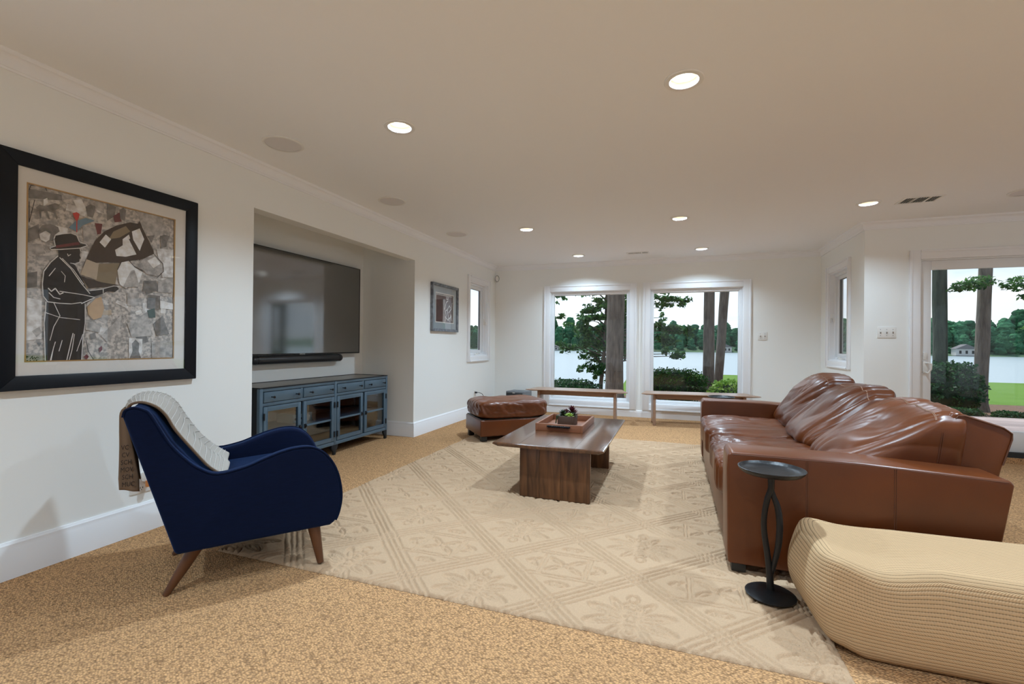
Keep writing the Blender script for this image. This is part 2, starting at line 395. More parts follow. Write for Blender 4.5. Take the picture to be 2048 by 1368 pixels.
def np_mesh(name, V, F, m, parent=None, smooth=False):
    me = bpy.data.meshes.new(name)
    V = np.asarray(V, np.float32); F = np.asarray(F, np.int32)
    k = F.shape[1]
    me.vertices.add(len(V)); me.vertices.foreach_set('co', V.ravel())
    me.loops.add(F.size); me.loops.foreach_set('vertex_index', F.ravel())
    me.polygons.add(len(F)); me.polygons.foreach_set('loop_start', np.arange(0, F.size, k, dtype=np.int32))
    me.polygons.foreach_set('loop_total', np.full(len(F), k, np.int32))
    if smooth: me.polygons.foreach_set('use_smooth', np.ones(len(F), bool))
    me.materials.append(m); me.update(); me.validate()
    o = bpy.data.objects.new(name, me); COL.objects.link(o)
    if parent: o.parent = parent
    return o

def tag(o, label, cat, group=None):
    o['label'] = label; o['category'] = cat
    if group: o['group'] = group
    return o
def empty(name, loc=(0, 0, 0), rz=0.0):
    o = bpy.data.objects.new(name, None); COL.objects.link(o); o.location = loc; o.rotation_euler = (0, 0, rz); o.empty_display_size = 0.1
    return o
def thing(name, label, cat, loc=(0, 0, 0), rz=0.0, group=None):
    return tag(empty(name, loc, rz), label, cat, group)
def struct(o):
    o['kind'] = 'structure'; return o
def kids(o): return [c for c in bpy.data.objects if c.parent == o]
def copy_tree(o, parent=None):
    c = o.copy(); COL.objects.link(c)
    if parent: c.parent = parent
    for ch in list(o.children): copy_tree(ch, c)
    return c
def stuff(o): o['kind'] = 'stuff'; return o
ART_POLYS= [["a",[[1.302,1.84],[1.427,1.849],[1.428,1.82],[1.302,1.794]]],["b",[[1.427,1.849],[1.513,1.864],[1.431,1.823]]],["a",[[1.298,1.644],[1.34,1.68],[1.343,1.614],[1.299,1.582]]],["b",[[1.299,1.575],[1.352,1.586],[1.367,1.54],[1.305,1.525]]],["a",[[1.299,1.436],[1.337,1.449],[1.337,1.375],[1.3,1.363]]],["l",[[1.3,1.319],[1.355,1.31],[1.357,1.122],[1.299,1.114]]],["b",[[1.32,1.159],[1.348,1.182],[1.357,1.152],[1.337,1.13]]],["a",[[1.337,1.104],[1.357,1.104],[1.349,1.086]]],["a",[[1.623,1.864],[1.667,1.855],[1.661,1.803],[1.625,1.768]]],["b",[[1.775,1.873],[1.893,1.864],[1.938,1.811],[1.877,1.732],[1.801,1.751]]],["a",[[1.826,1.73],[1.868,1.744],[1.852,1.695]]],["b",[[1.567,1.864],[1.609,1.86],[1.61,1.806],[1.578,1.814]]],["b",[[1.515,1.716],[1.583,1.708],[1.57,1.64],[1.522,1.622]]],["m",[[1.569,1.742],[1.603,1.746],[1.597,1.691],[1.58,1.683]]],["m",[[1.653,1.801],[1.683,1.83],[1.695,1.782],[1.661,1.769]]],["a",[[1.813,1.468],[1.88,1.477],[1.889,1.414],[1.805,1.404]]],["b",[[1.889,1.478],[1.978,1.509],[1.977,1.414],[1.89,1.405]]],["a",[[1.834,1.39],[1.903,1.388],[1.899,1.304],[1.831,1.308]]],["b",[[1.726,1.387],[1.789,1.394],[1.782,1.322],[1.727,1.313]]],["g",[[1.831,1.295],[1.873,1.312],[1.878,1.257],[1.844,1.251]]],["b",[[1.728,1.214],[1.831,1.286],[1.858,1.147],[1.752,1.136]]],["a",[[1.866,1.22],[1.917,1.269],[1.959,1.159],[1.884,1.148]]],["l",[[1.737,1.132],[1.808,1.128],[1.806,1.013],[1.738,1.015]]],["a",[[1.753,1.101],[1.772,1.124],[1.792,1.102],[1.789,1.057],[1.802,1.017],[1.742,1.016],[1.757,1.058]]],["b",[[1.859,1.111],[1.982,1.121],[1.975,1.008],[1.86,1.007]]],["b",[[1.534,1.221],[1.602,1.2],[1.596,1.159],[1.534,1.173]]],["a",[[1.551,1.149],[1.575,1.158],[1.582,1.129],[1.558,1.121]]],["b",[[1.603,1.142],[1.66,1.211],[1.697,1.264],[1.705,1.204],[1.632,1.109]]],["m",[[1.593,1.076],[1.607,1.088],[1.61,1.068],[1.598,1.051]]],["m",[[1.527,1.032],[1.539,1.044],[1.55,1.032],[1.539,1.014]]],["w",[[1.903,1.36],[1.978,1.348],[1.978,1.31],[1.904,1.314]]],["a",[[1.899,1.746],[1.92,1.76],[1.955,1.759],[1.939,1.718],[1.935,1.689],[1.904,1.673]]],["l",[[1.878,1.668],[1.976,1.678],[1.976,1.508],[1.915,1.5]]],["a",[[1.329,1.759],[1.342,1.774],[1.365,1.773],[1.4,1.799],[1.419,1.796],[1.407,1.77],[1.401,1.761],[1.412,1.729],[1.408,1.717],[1.395,1.748],[1.371,1.752],[1.382,1.714],[1.377,1.711],[1.362,1.75],[1.348,1.742],[1.349,1.713],[1.344,1.707],[1.339,1.744],[1.331,1.738]]],["w",[[1.356,1.804],[1.37,1.816],[1.374,1.791],[1.356,1.771]]],["a",[[1.34,1.651],[1.351,1.676],[1.384,1.691],[1.414,1.683],[1.42,1.662],[1.402,1.642],[1.393,1.61],[1.367,1.597],[1.344,1.607]]],["l",[[1.342,1.632],[1.366,1.653],[1.384,1.642],[1.38,1.611],[1.367,1.598],[1.346,1.606]]],["u",[[1.457,1.69],[1.482,1.728],[1.528,1.759],[1.568,1.754],[1.515,1.716],[1.489,1.678]]],["a",[[1.527,1.816],[1.547,1.837],[1.569,1.832],[1.568,1.803],[1.558,1.767],[1.534,1.769]]],["a",[[1.682,1.843],[1.701,1.861],[1.714,1.85],[1.71,1.79],[1.687,1.793]]],["r",[[1.472,1.768],[1.488,1.778],[1.501,1.772],[1.498,1.752],[1.492,1.734],[1.492,1.675],[1.488,1.674],[1.487,1.733],[1.479,1.747]]],["h",[[1.517,1.492],[1.537,1.56],[1.57,1.648],[1.611,1.706],[1.669,1.754],[1.737,1.788],[1.776,1.789],[1.784,1.809],[1.801,1.769],[1.826,1.721],[1.861,1.656],[1.865,1.634],[1.803,1.591],[1.747,1.572],[1.686,1.549],[1.627,1.543],[1.571,1.53],[1.544,1.529]]],["t",[[1.581,1.527],[1.686,1.549],[1.675,1.483],[1.665,1.423],[1.628,1.418],[1.572,1.436]]],["c",[[1.533,1.543],[1.588,1.528],[1.579,1.441],[1.508,1.459]]],["h",[[1.508,1.451],[1.6,1.431],[1.687,1.425],[1.636,1.411],[1.545,1.392]]],["t",[[1.654,1.717],[1.714,1.761],[1.737,1.736],[1.684,1.689],[1.633,1.67]]],["w",[[1.59,1.644],[1.618,1.692],[1.644,1.672],[1.615,1.62]]],["w",[[1.663,1.617],[1.7,1.65],[1.699,1.684],[1.73,1.717],[1.746,1.668],[1.77,1.612],[1.716,1.589],[1.67,1.585]]],["w",[[1.745,1.738],[1.785,1.765],[1.81,1.708],[1.794,1.66],[1.786,1.632],[1.754,1.679]]],["h",[[1.73,1.691],[1.746,1.703],[1.803,1.609],[1.787,1.579]]],["b",[[1.771,1.541],[1.803,1.591],[1.87,1.626],[1.914,1.583],[1.914,1.537],[1.88,1.504],[1.829,1.506],[1.804,1.529]]],["w",[[1.828,1.586],[1.87,1.617],[1.901,1.581],[1.862,1.547]]],["w",[[1.675,1.509],[1.693,1.555],[1.731,1.57],[1.763,1.54],[1.804,1.52],[1.788,1.456],[1.718,1.412],[1.687,1.43]]],["b",[[1.725,1.473],[1.744,1.515],[1.76,1.522],[1.772,1.489],[1.789,1.429],[1.703,1.414]]],["o",[[1.539,1.294],[1.573,1.338],[1.601,1.353],[1.616,1.292],[1.602,1.241],[1.567,1.227],[1.543,1.254]]],["k",[[1.414,1.538],[1.386,1.502],[1.36,1.453],[1.355,1.392],[1.359,1.332],[1.37,1.307],[1.368,1.25],[1.365,1.198],[1.37,0.998],[1.516,0.995],[1.521,1.125],[1.53,1.205],[1.528,1.253],[1.533,1.31],[1.573,1.346],[1.545,1.363],[1.518,1.429],[1.485,1.503],[1.465,1.516]]],["k",[[1.535,1.374],[1.6,1.39],[1.629,1.406],[1.672,1.419],[1.684,1.404],[1.665,1.385],[1.629,1.385],[1.608,1.37],[1.559,1.345]]],["k",[[1.414,1.574],[1.416,1.55],[1.414,1.534],[1.428,1.521],[1.465,1.512],[1.484,1.513],[1.491,1.52],[1.501,1.524],[1.502,1.538],[1.509,1.543],[1.503,1.558],[1.505,1.57],[1.502,1.601]]],["k",[[1.382,1.573],[1.403,1.585],[1.49,1.616],[1.529,1.621],[1.535,1.614],[1.503,1.595],[1.421,1.573],[1.385,1.565]]],["k",[[1.403,1.581],[1.397,1.618],[1.402,1.639],[1.429,1.652],[1.464,1.664],[1.489,1.658],[1.499,1.637],[1.506,1.614]]],["m",[[1.405,1.589],[1.497,1.626],[1.504,1.613],[1.406,1.576]]]]
ART_LINES= [["w",0.004,[[1.414,1.538],[1.386,1.502],[1.36,1.453],[1.355,1.392],[1.359,1.332],[1.376,1.305],[1.424,1.302],[1.471,1.303],[1.513,1.314]]],["w",0.004,[[1.382,1.573],[1.403,1.585],[1.397,1.618],[1.402,1.639],[1.429,1.652],[1.464,1.664],[1.489,1.658],[1.501,1.627],[1.529,1.621],[1.535,1.614],[1.503,1.595],[1.421,1.572],[1.384,1.565],[1.382,1.573]]],["w",0.003,[[1.502,1.595],[1.508,1.579],[1.523,1.574],[1.504,1.522],[1.484,1.509],[1.465,1.511]]],["w",0.004,[[1.421,1.531],[1.466,1.484],[1.512,1.412],[1.549,1.364]]],["w",0.003,[[1.431,1.529],[1.478,1.478],[1.522,1.409]]],["w",0.004,[[1.513,1.308],[1.573,1.346],[1.519,1.355],[1.467,1.359],[1.423,1.362]]],["w",0.003,[[1.549,1.38],[1.6,1.392],[1.658,1.418],[1.684,1.418]]],["w",0.003,[[1.609,1.395],[1.609,1.374]]],["w",0.003,[[1.37,1.305],[1.368,1.25],[1.364,1.198],[1.371,0.998]]],["w",0.003,[[1.529,1.309],[1.53,1.205],[1.521,1.125],[1.516,0.995]]],["w",0.005,[[1.378,1.372],[1.39,1.358],[1.405,1.375],[1.423,1.347],[1.436,1.356]]],["w",0.004,[[1.381,1.35],[1.399,1.329],[1.424,1.324]]],["w",0.003,[[1.4,1.302],[1.425,1.239],[1.401,1.184],[1.387,1.115]]],["w",0.003,[[1.37,1.251],[1.425,1.231],[1.507,1.224]]],["w",0.004,[[1.479,1.152],[1.467,1.085],[1.452,0.999]]],["w",0.003,[[1.485,1.148],[1.476,1.069],[1.461,0.997]]],["w",0.003,[[1.408,1.108],[1.396,1.054],[1.386,1.0]]],["w",0.003,[[1.435,1.116],[1.423,1.062]]],["w",0.003,[[1.521,1.149],[1.496,1.061]]],["w",0.003,[[1.428,1.463],[1.444,1.442],[1.441,1.411]]],["w",0.003,[[1.404,1.475],[1.38,1.433]]],["w",0.003,[[1.452,1.556],[1.455,1.545],[1.465,1.555]]],["w",0.003,[[1.402,1.085],[1.392,1.016]]],["k",0.003,[[1.296,1.033],[1.307,1.035],[1.3,1.04],[1.302,1.027]]],["k",0.003,[[1.313,1.025],[1.321,1.039],[1.321,1.026],[1.33,1.033],[1.332,1.026],[1.338,1.034],[1.344,1.031]]],["k",0.004,[[1.298,1.003],[1.303,1.019],[1.308,1.003],[1.315,1.019]]],["k",0.004,[[1.319,1.005],[1.327,1.017],[1.33,1.002],[1.338,1.02],[1.338,1.002],[1.347,1.01],[1.35,1.001],[1.357,1.01],[1.363,1.001]]],["k",0.003,[[1.302,1.777],[1.303,1.679],[1.322,1.791]]],["k",0.003,[[1.675,1.509],[1.693,1.555],[1.731,1.57],[1.763,1.538],[1.804,1.518]]],["k",0.003,[[1.535,1.117],[1.545,1.06],[1.577,0.999]]],["k",0.003,[[1.302,1.834],[1.307,1.856],[1.332,1.87],[1.361,1.865],[1.367,1.849]]],["k",0.003,[[1.861,1.633],[1.914,1.583],[1.919,1.537],[1.884,1.496]]]]
# =================================================================== THE ROOM
XL, YF, YD, XR = -2.926, 7.404, 5.873, 1.90      # left wall, far wall, door wall, return wall
XE, YR, H = 5.7, -3.3, 2.445                     # unseen east and rear walls, ceiling height
NY0, NY1, NZ, NX = 2.557, 4.785, 2.105, -3.66    # television niche

floor = struct(MB().box(XL - 0.9, XE + .2, YR - .2, YF + .14, -0.12, 0.0).build('floor', CARPET, smooth=False))
# the floor stops at the door wall on the right
floor.data.clear_geometry()
fm = MB().box(XL - 0.9, XR + .06, YR - .2, YF + .06, -0.12, 0.0).box(XR + .06, XE + .2, YR - .2, YD + .05, -0.12, 0.0)
fm2 = fm.build('floor_tmp', CARPET, smooth=False); floor.data = fm2.data; bpy.data.objects.remove(fm2)
floor.data.name = 'floor'

LIGHTS = [(0.034, 2.445), (-1.60, 2.425), (-1.62, 5.055), (0.040, 5.085), (1.669, 5.075), (-1.36, 6.79), (0.335, 6.776)]
HIDDEN = [(1.67, 2.44), (-1.60, -0.25), (0.03, -0.25), (1.67, -0.25), (4.1, 2.44), (4.1, -0.25), (-1.6, -2.4), (1.67, -2.4)]
HOLE = 0.070
def ceiling_mesh():
    q = 0.12
    sp = LIGHTS + HIDDEN
    xs = sorted(set([XL - .9, XE + .2] + [round(x + s, 4) for x, y in sp for s in (-q, q)]))
    ys = sorted(set([YR - .2, YF + .14] + [round(y + s, 4) for x, y in sp for s in (-q, q)]))
    mb = MB()
    cells = {(round(x - q, 4), round(y - q, 4), round(x + q, 4), round(y + q, 4)): (x, y) for x, y in sp}
    # merge near-equal cut lines around a light: a cell belongs to a light when its centre is inside the square
    done = set()
    for i in range(len(xs) - 1):
        for j in range(len(ys) - 1):
            x0, x1, y0, y1 = xs[i], xs[i + 1], ys[j], ys[j + 1]
            cx, cy = (x0 + x1) / 2, (y0 + y1) / 2
            own = [s for s in sp if abs(cx - s[0]) < q and abs(cy - s[1]) < q]
            if not own: mb.add([(x0, y0, H), (x0, y1, H), (x1, y1, H), (x1, y0, H)], [(0, 1, 2, 3)])
    for x, y in sp:
        n = 32; vs = []; fs = []
        for k in range(n):
            a = 2 * PI * k / n; c, s_ = math.cos(a), math.sin(a); mx = max(abs(c), abs(s_))
            vs += [(x + HOLE * c, y + HOLE * s_, H), (x + q * c / mx, y + q * s_ / mx, H)]
        for k in range(n):
            k2 = (k + 1) % n; fs.append((2 * k, 2 * k + 1, 2 * k2 + 1, 2 * k2))
        mb.add(vs, fs)
    mb.add([(XL - .9, YR - .2, H + .3), (XE + .2, YR - .2, H + .3), (XE + .2, YF + .14, H + .3), (XL - .9, YF + .14, H + .3)], [(0, 1, 2, 3)])
    return mb
struct(ceiling_mesh().build('ceiling', CEIL, smooth=False, recalc=False))
struct(MB().box(XL - .9, XE + .14, YR - .14, YD + .14, H + .31, H + .55).box(XL - .9, XR + 1.0, YD + .14, YF + 1.15, H + .31, H + .55).box(XR + 1.0, XE + .14, YD + .14, YD + 1.0, H + .31, H + .55).build('roof', TRIM, smooth=False))  # unseen roof; eaves lengthened on the lake side to block direct sun

def wall(name, fn, a0, a1, z0, z1, th, openings, m=WALL):
    """a wall with rectangular openings (a0,a1,z0,z1): boxes in (a, depth, z) mapped by fn"""
    A = sorted(set([a0, a1] + [v for o in openings for v in o[:2]])); Z = sorted(set([z0, z1] + [v for o in openings for v in o[2:]]))
    mb = MB()
    for i in range(len(A) - 1):
        # merge cells vertically
        run = None
        for j in range(len(Z) - 1):
            ca, cz = (A[i] + A[i + 1]) / 2, (Z[j] + Z[j + 1]) / 2
            solid = not any(o[0] < ca < o[1] and o[2] < cz < o[3] for o in openings)
            if solid:
                if run is None: run = Z[j]
                if j == len(Z) - 2: mb.box(A[i], A[i + 1], 0, th, run, Z[j + 1], fn=fn)
            elif run is not None:
                mb.box(A[i], A[i + 1], 0, th, run, Z[j], fn=fn); run = None
    return struct(mb.build(name, m, smooth=False))
F_LEFT = lambda a, d, z: (XL - d, a, z)
F_FAR = lambda a, d, z: (a, YF + d, z)
F_RET = lambda a, d, z: (XR + d, a, z)
F_DOOR = lambda a, d, z: (a, YD + d, z)
F_EAST = lambda a, d, z: (XE + d, a, z)
F_REAR = lambda a, d, z: (a, YR - d, z)
W1 = (-1.950, -0.660, 0.215, 1.982); W2 = (-0.366, 0.934, 0.215, 1.982)
W3 = (6.345, 7.035, 0.925, 2.070); W4 = (6.345, 7.035, 0.945, 2.070)
DR = (2.380, 4.300, 0.0, 2.030); DR2 = (4.62, 5.50, 0.0, 2.030)
LEFTW = [(-3.05, -1.10, 0.0, 2.20), (-0.98, 0.90, 0.0, 2.20)]
wall('wall_left', F_LEFT, YR - .2, NY0 - .12, 0, H, 0.12, LEFTW)
wall('wall_left', F_LEFT, NY0 - .12, NY1 + .12, 0, H, 0.12, [(NY0, NY1, 0.0, NZ)])
wall('wall_left', F_LEFT, NY1 + .12, YF + .14, 0, H, 0.12, [W3])
nb = MB().box(NX - .1, NX, NY0 - .12, NY1 + .12, 0, H).box(NX, XL - .12, NY1, NY1 + .12, 0, H).box(NX, XL - .12, NY0 - .12, NY0, 0, H)
struct(nb.build('wall_niche', WALL, smooth=False))
wall('wall_far', F_FAR, XL, XR + .14, 0, H, 0.14, [W1, W2])
wall('wall_right', F_RET, YD + .14, YF, 0, H, 0.14, [W4])
wall('wall_door', F_DOOR, XR, XE + .14, 0, H, 0.14, [DR, DR2])
EASTW = [(-3.1, -1.0, 0.0, 2.20), (-0.9, 1.2, 0.0, 2.20), (1.3, 3.4, 0.0, 2.20), (3.5, 5.6, 0.0, 2.20)]  # unseen glass doors, widened nearly wall to wall for extra daylight
REARW = [(-2.7, -0.75, 0.0, 2.20), (-0.6, 1.35, 0.0, 2.20), (1.5, 3.45, 0.0, 2.20), (3.6, 5.45, 0.0, 2.20)]  # unseen rear openings, likewise enlarged to let in more daylight
wall('wall_east', F_EAST, YR, YD, 0, H, 0.14, EASTW)
wall('wall_rear', F_REAR, XL, XE + .14, 0, H, 0.14, REARW)

# ---- window and door joinery
def casing(fn, o, parent, w=0.095, t=0.018, bottom=True):
    a0, a1, z0, z1 = o
    def board(x0, x1, y0, y1):
        m = MB().box(x0, x1, -t, 0.0, y0, y1, fn=fn)
        return m
    def piece(b, outer):
        b.box(*outer[:2], -t - .010, -t + .001, *outer[2:], fn=fn)
        b.build('casing', TRIM, parent, bevel=0.003)
    zb = z0 - w if bottom else z0
    piece(board(a0 - w, a0, zb, z1 + w), (a0 - w, a0 - w + .022, zb, z1 + w))
    piece(board(a1, a1 + w, zb, z1 + w), (a1 + w - .022, a1 + w, zb, z1 + w))
    piece(board(a0, a1, z1, z1 + w), (a0, a1, z1 + w - .022, z1 + w))
    if bottom: piece(board(a0, a1, z0 - w, z0), (a0, a1, z0 - w, z0 - w + .022))
def ring(fn, a0, a1, z0, z1, w, d0, d1, mb=None, wb=None):
    mb = mb or MB(); wb = w if wb is None else wb
    mb.box(a0, a0 + w, d0, d1, z0, z1, fn=fn); mb.box(a1 - w, a1, d0, d1, z0, z1, fn=fn)
    mb.box(a0 + w, a1 - w, d0, d1, z1 - w, z1, fn=fn); mb.box(a0 + w, a1 - w, d0, d1, z0, z0 + wb, fn=fn)
    return mb
def pane(fn, a0, a1, z0, z1, d, parent, m=None, name='pane'):
    mb = MB().box(a0, a1, d, d + .006, z0, z1, fn=fn); return mb.build(name, m or GLASS, parent, smooth=False)

def fixed_window(name, fn, o):
    w = struct(empty(name)); a0, a1, z0, z1 = o
    casing(fn, o, w, w=0.10)
    ring(fn, a0, a1, z0, z1, 0.012, 0.0, 0.06).build('jamb', TRIM, w, smooth=False)
    f = ring(fn, a0 + .012, a1 - .012, z0 + .012, z1 - .012, 0.036, 0.035, 0.12).build('window_frame', VINYL, w, bevel=0.004)
    ring(fn, a0 + .046, a1 - .046, z0 + .046, z1 - .046, 0.012, 0.05, 0.105).build('glazing_bead', VINYL, w, bevel=0.002)
    pane(fn, a0 + .05, a1 - .05, z0 + .05, z1 - .05, 0.075, w)
    return w
fixed_window('window_1', F_FAR, W1)
fixed_window('window_2', F_FAR, W2)

def casement(name, fn, o, hinge_far=True):
    w = struct(empty(name)); a0, a1, z0, z1 = o
    casing(fn, o, w, w=0.085)
    ring(fn, a0, a1, z0, z1, 0.015, 0.0, 0.14).build('jamb', TRIM, w, smooth=False)
    ring(fn, a0 + .015, a1 - .015, z0 + .015, z1 - .015, 0.030, 0.05, 0.14).build('window_frame', VINYL, w, bevel=0.004)
    s = ring(fn, a0 + .045, a1 - .045, z0 + .045, z1 - .045, 0.045, 0.075, 0.125).build('sash', VINYL, w, bevel=0.005)
    ring(fn, a0 + .088, a1 - .088, z0 + .088, z1 - .088, 0.006, 0.088, 0.112).build('gasket', GREYL, w, smooth=False)
    pane(fn, a0 + .085, a1 - .085, z0 + .085, z1 - .085, 0.098, w)
    # crank operator on the sill and a lever latch on the far stile
    am = (a0 + a1) / 2
    c = MB().box(am - .06, am + .06, 0.02, 0.06, z0 + .015, z0 + .035, fn=fn)
    c.tube([fn(am, .03, z0 + .04), fn(am + .05, .02, z0 + .05), fn(am + .09, .02, z0 + .03)], 0.006, 8)
    c.build('crank_handle', WHITEP, w, bevel=0.002)
    zl = z0 + .55
    l = MB().box(a1 - .035, a1 - .015, 0.03, 0.055, zl - .05, zl + .05, fn=fn)
    l.box(a1 - .032, a1 - .018, 0.005, 0.032, zl - .01, zl + .005, fn=fn).box(a1 - .032, a1 - .018, 0.0, 0.012, zl - .065, zl + .005, fn=fn)
    l.build('latch', WHITEP, w, bevel=0.003)
    return w
casement('window_3', F_LEFT, W3)
casement('window_4', F_RET, W4)

def sliding_door(name, fn, o, panels, handle=False):
    w = struct(empty(name)); a0, a1, z0, z1 = o
    casing(fn, o, w, w=0.093, bottom=False)
    ring(fn, a0, a1, z0 + .06, z1, 0.014, 0.0, 0.14, wb=0.02).build('door_frame', VINYL, w, bevel=0.003)
    MB().box(a0, a1, -0.02, 0.14, 0.0, 0.055, fn=fn).build('threshold', CARPET, w, smooth=False)
    MB().box(a0, a1, -0.005, 0.14, 0.055, 0.105, fn=fn).build('track', DARKHOLE, w, smooth=False)
    n = panels; wd = (a1 - a0 - .03) / n
    for k in range(n):
        p0 = a0 + .015 + k * wd; d = 0.03 + 0.045 * (k % 2)
        ring(fn, p0, p0 + wd + (.02 if k < n - 1 else 0), z0 + .105, z1 - .014, 0.092, d, d + .04, wb=0.20).build('sash', VINYL, w, bevel=0.004)
        pane(fn, p0 + .088, p0 + wd - .088 + (.02 if k < n - 1 else 0), z0 + .30, z1 - .10, d + .018, w)
    if handle:
        hb = MB().box(a0 + .035, a0 + .075, 0.012, 0.03, 0.86, 0.98, fn=fn).box(a0 + .04, a0 + .07, 0.014, 0.03, 1.0, 1.07, fn=fn)
        hb.tube([fn(a0 + .055, .02, 0.96), fn(a0 + .06, -.03, 0.965), fn(a0 + .085, -.035, 0.955), fn(a0 + .082, -.035, 0.90), fn(a0 + .06, -.03, 0.862), fn(a0 + .055, .02, 0.87)], 0.008, 8)
        hb.build('door_handle', WHITEP, w, bevel=0.003)
    return w
sliding_door('door_1', F_DOOR, DR, 2, True)
sliding_door('door_2', F_DOOR, DR2, 1)
for i, o in enumerate(EASTW): sliding_door('door_%d' % (3 + i), F_EAST, o, 2)
for i, o in enumerate(REARW): sliding_door('door_%d' % (7 + i), F_REAR, o, 2)

for i, o in enumerate(LEFTW): sliding_door('door_%d' % (11 + i), F_LEFT, o, 2)
# ---- crown and baseboard, mitred runs
def sweep(name, prof, A, B, nrm, ea, eb, z=None, m=TRIM):
    A = Vector((*A, 0)); B = Vector((*B, 0)); n = Vector((*nrm, 0)); d = (B - A).normalized()
    vs = []
    for base, e, sg in ((A, ea, -1), (B, eb, 1)):
        for p, zz in prof: vs.append(base + n * p + d * (sg * e * p) + Vector((0, 0, zz)))
    k = len(prof); fs = [(i, (i + 1) % k, k + (i + 1) % k, k + i) for i in range(k)] + [tuple(range(k))[::-1], tuple(range(k, 2 * k))]
    return struct(MB().add(vs, fs).build(name, m, smooth=True, angle=25))
zb = H - .080
CROWN = [(0, zb), (.010, zb), (.012, zb + .010), (.016, zb + .012), (.018, zb + .020)] + \
        [(.018 + .030 * (1 - math.cos(t)), zb + .020 + .042 * math.sin(t)) for t in [i * PI / 16 for i in range(1, 9)]] + \
        [(.052, H - .014), (.056, H - .004), (.056, H), (0, H)]
BASE = [(0, 0), (.017, 0), (.017, .132), (.014, .139), (.013, .160), (.008, .168), (.006, .173), (0, .173)]
sweep('trim_1', CROWN, (XL, YR), (XL, YF), (1, 0), -1, -1)
sweep('trim_2', CROWN, (XL, YF), (XR, YF), (0, -1), -1, -1)
sweep('trim_3', CROWN, (XR, YF), (XR, YD), (-1, 0), -1, 1)
sweep('trim_4', CROWN, (XR, YD), (XE, YD), (0, -1), 1, -1)
sweep('trim_5', CROWN, (XE, YD), (XE, YR), (-1, 0), -1, -1)
sweep('trim_6', CROWN, (XE, YR), (XL, YR), (0, 1), -1, -1)
sweep('baseboard_left', BASE, (XL, 1.0), (XL, NY0), (1, 0), 0, 1)
sweep('baseboard_left', BASE, (XL, NY0), (NX, NY0), (0, 1), 1, -1)
sweep('baseboard_niche', BASE, (NX, NY0), (NX, NY1), (1, 0), -1, -1)
sweep('baseboard_niche', BASE, (NX, NY1), (XL, NY1), (0, -1), -1, 1)
sweep('baseboard_left', BASE, (XL, NY1), (XL, YF), (1, 0), 1, -1)
BASE2 = [(p, z * .62) for p, z in BASE]
sweep('baseboard_far', BASE2, (XL, YF), (XR, YF), (0, -1), -1, -1)
sweep('baseboard_right', BASE, (XR, YF), (XR, YD), (-1, 0), -1, 1)
sweep('baseboard_door', BASE, (XR, YD), (DR[0] - .093, YD), (0, -1), 1, 0)
sweep('baseboard_door', BASE, (DR[1] + .093, YD), (DR2[0] - .093, YD), (0, -1), 0, 0)

# ---- downlights
def downlight(x, y, label, dim=1.0):
    t = thing('ceiling_downlight', label, 'ceiling light', (x, y, H), 0, 'recessed downlights')
    MB().lathe([(.066, .002), (.094, .001), (.096, -.003), (.093, -.007), (.072, -.008), (.068, -.005), (.066, .002)], n=40, cap=False).build('trim_ring', WHITEP, t, angle=50)
    MB().lathe([(.070, -.006), (.069, .004), (.0675, .006), (.0665, .020), (.0645, .022), (.063, .038), (.061, .040), (.059, .062)], n=40, cap=False).build('baffle', BAFFLE, t, angle=20)
    MB().lathe([(.0005, .062), (.059, .062), (.059, .066), (.0005, .066)], n=40, cap=False).build('can_top', BAFFLE, t)
    MB().lathe([(.0005, .026), (.036, .026), (.041, .030), (.042, .036), (.034, .048), (.020, .062), (.0005, .062)], n=32, cap=False).build('bulb', LENS, t)
    ld = bpy.data.lights.new('lamp', 'AREA'); ld.shape = 'DISK'; ld.size = 0.074; ld.energy = LAMP * dim; ld.color = LAMP_COL; ld.spread = math.radians(135)
    lo = bpy.data.objects.new('lamp', ld); COL.objects.link(lo); lo.parent = t; lo.location = (0, 0, .024)
    return t
LL = ['recessed ceiling downlight nearest the camera, right of centre', 'recessed ceiling downlight above the rug near the two left ceiling speakers',
      'recessed ceiling downlight, leftmost of the middle row of three', 'recessed ceiling downlight, centre one of the middle row of three',
      'recessed ceiling downlight beside the right-hand air vent', 'recessed ceiling downlight close to the far wall above the left picture window',
      'recessed ceiling downlight close to the far wall above the right picture window']
for (x, y), l in zip(LIGHTS, LL): downlight(x, y, l, 0.65 if y > 6 else 0.5 if x > 1.6 else 1.0)      # the lamps close to a wall are dimmed
for k, (x, y) in enumerate(HIDDEN): downlight(x, y, 'recessed ceiling downlight in the part of the room outside the photograph')

# ---- ceiling speakers
for (x, y), l in zip([(-2.483, 2.392), (-2.502, 3.679), (-2.498, 5.034), (2.80, 5.094)],
                     ['round white ceiling speaker, nearest of three along the left wall', 'round white ceiling speaker, middle of three along the left wall',
                      'round white ceiling speaker, farthest of three along the left wall', 'round white ceiling speaker right of the ceiling vent at the frame edge']):
    t = thing('ceiling_speaker', l, 'speaker', (x, y, H), 0, 'ceiling speakers')
    MB().lathe([(.112, .001), (.128, .001), (.128, -.004), (.122, -.008), (.112, -.006)], n=40, cap=False).build('rim', WHITEP, t, angle=50)
    MB().lathe([(.0005, -.0045), (.060, -.0055), (.1125, -.0045), (.1125, .001), (.0005, .001)], n=40, cap=False).build('grille', GRILLE, t, angle=50)

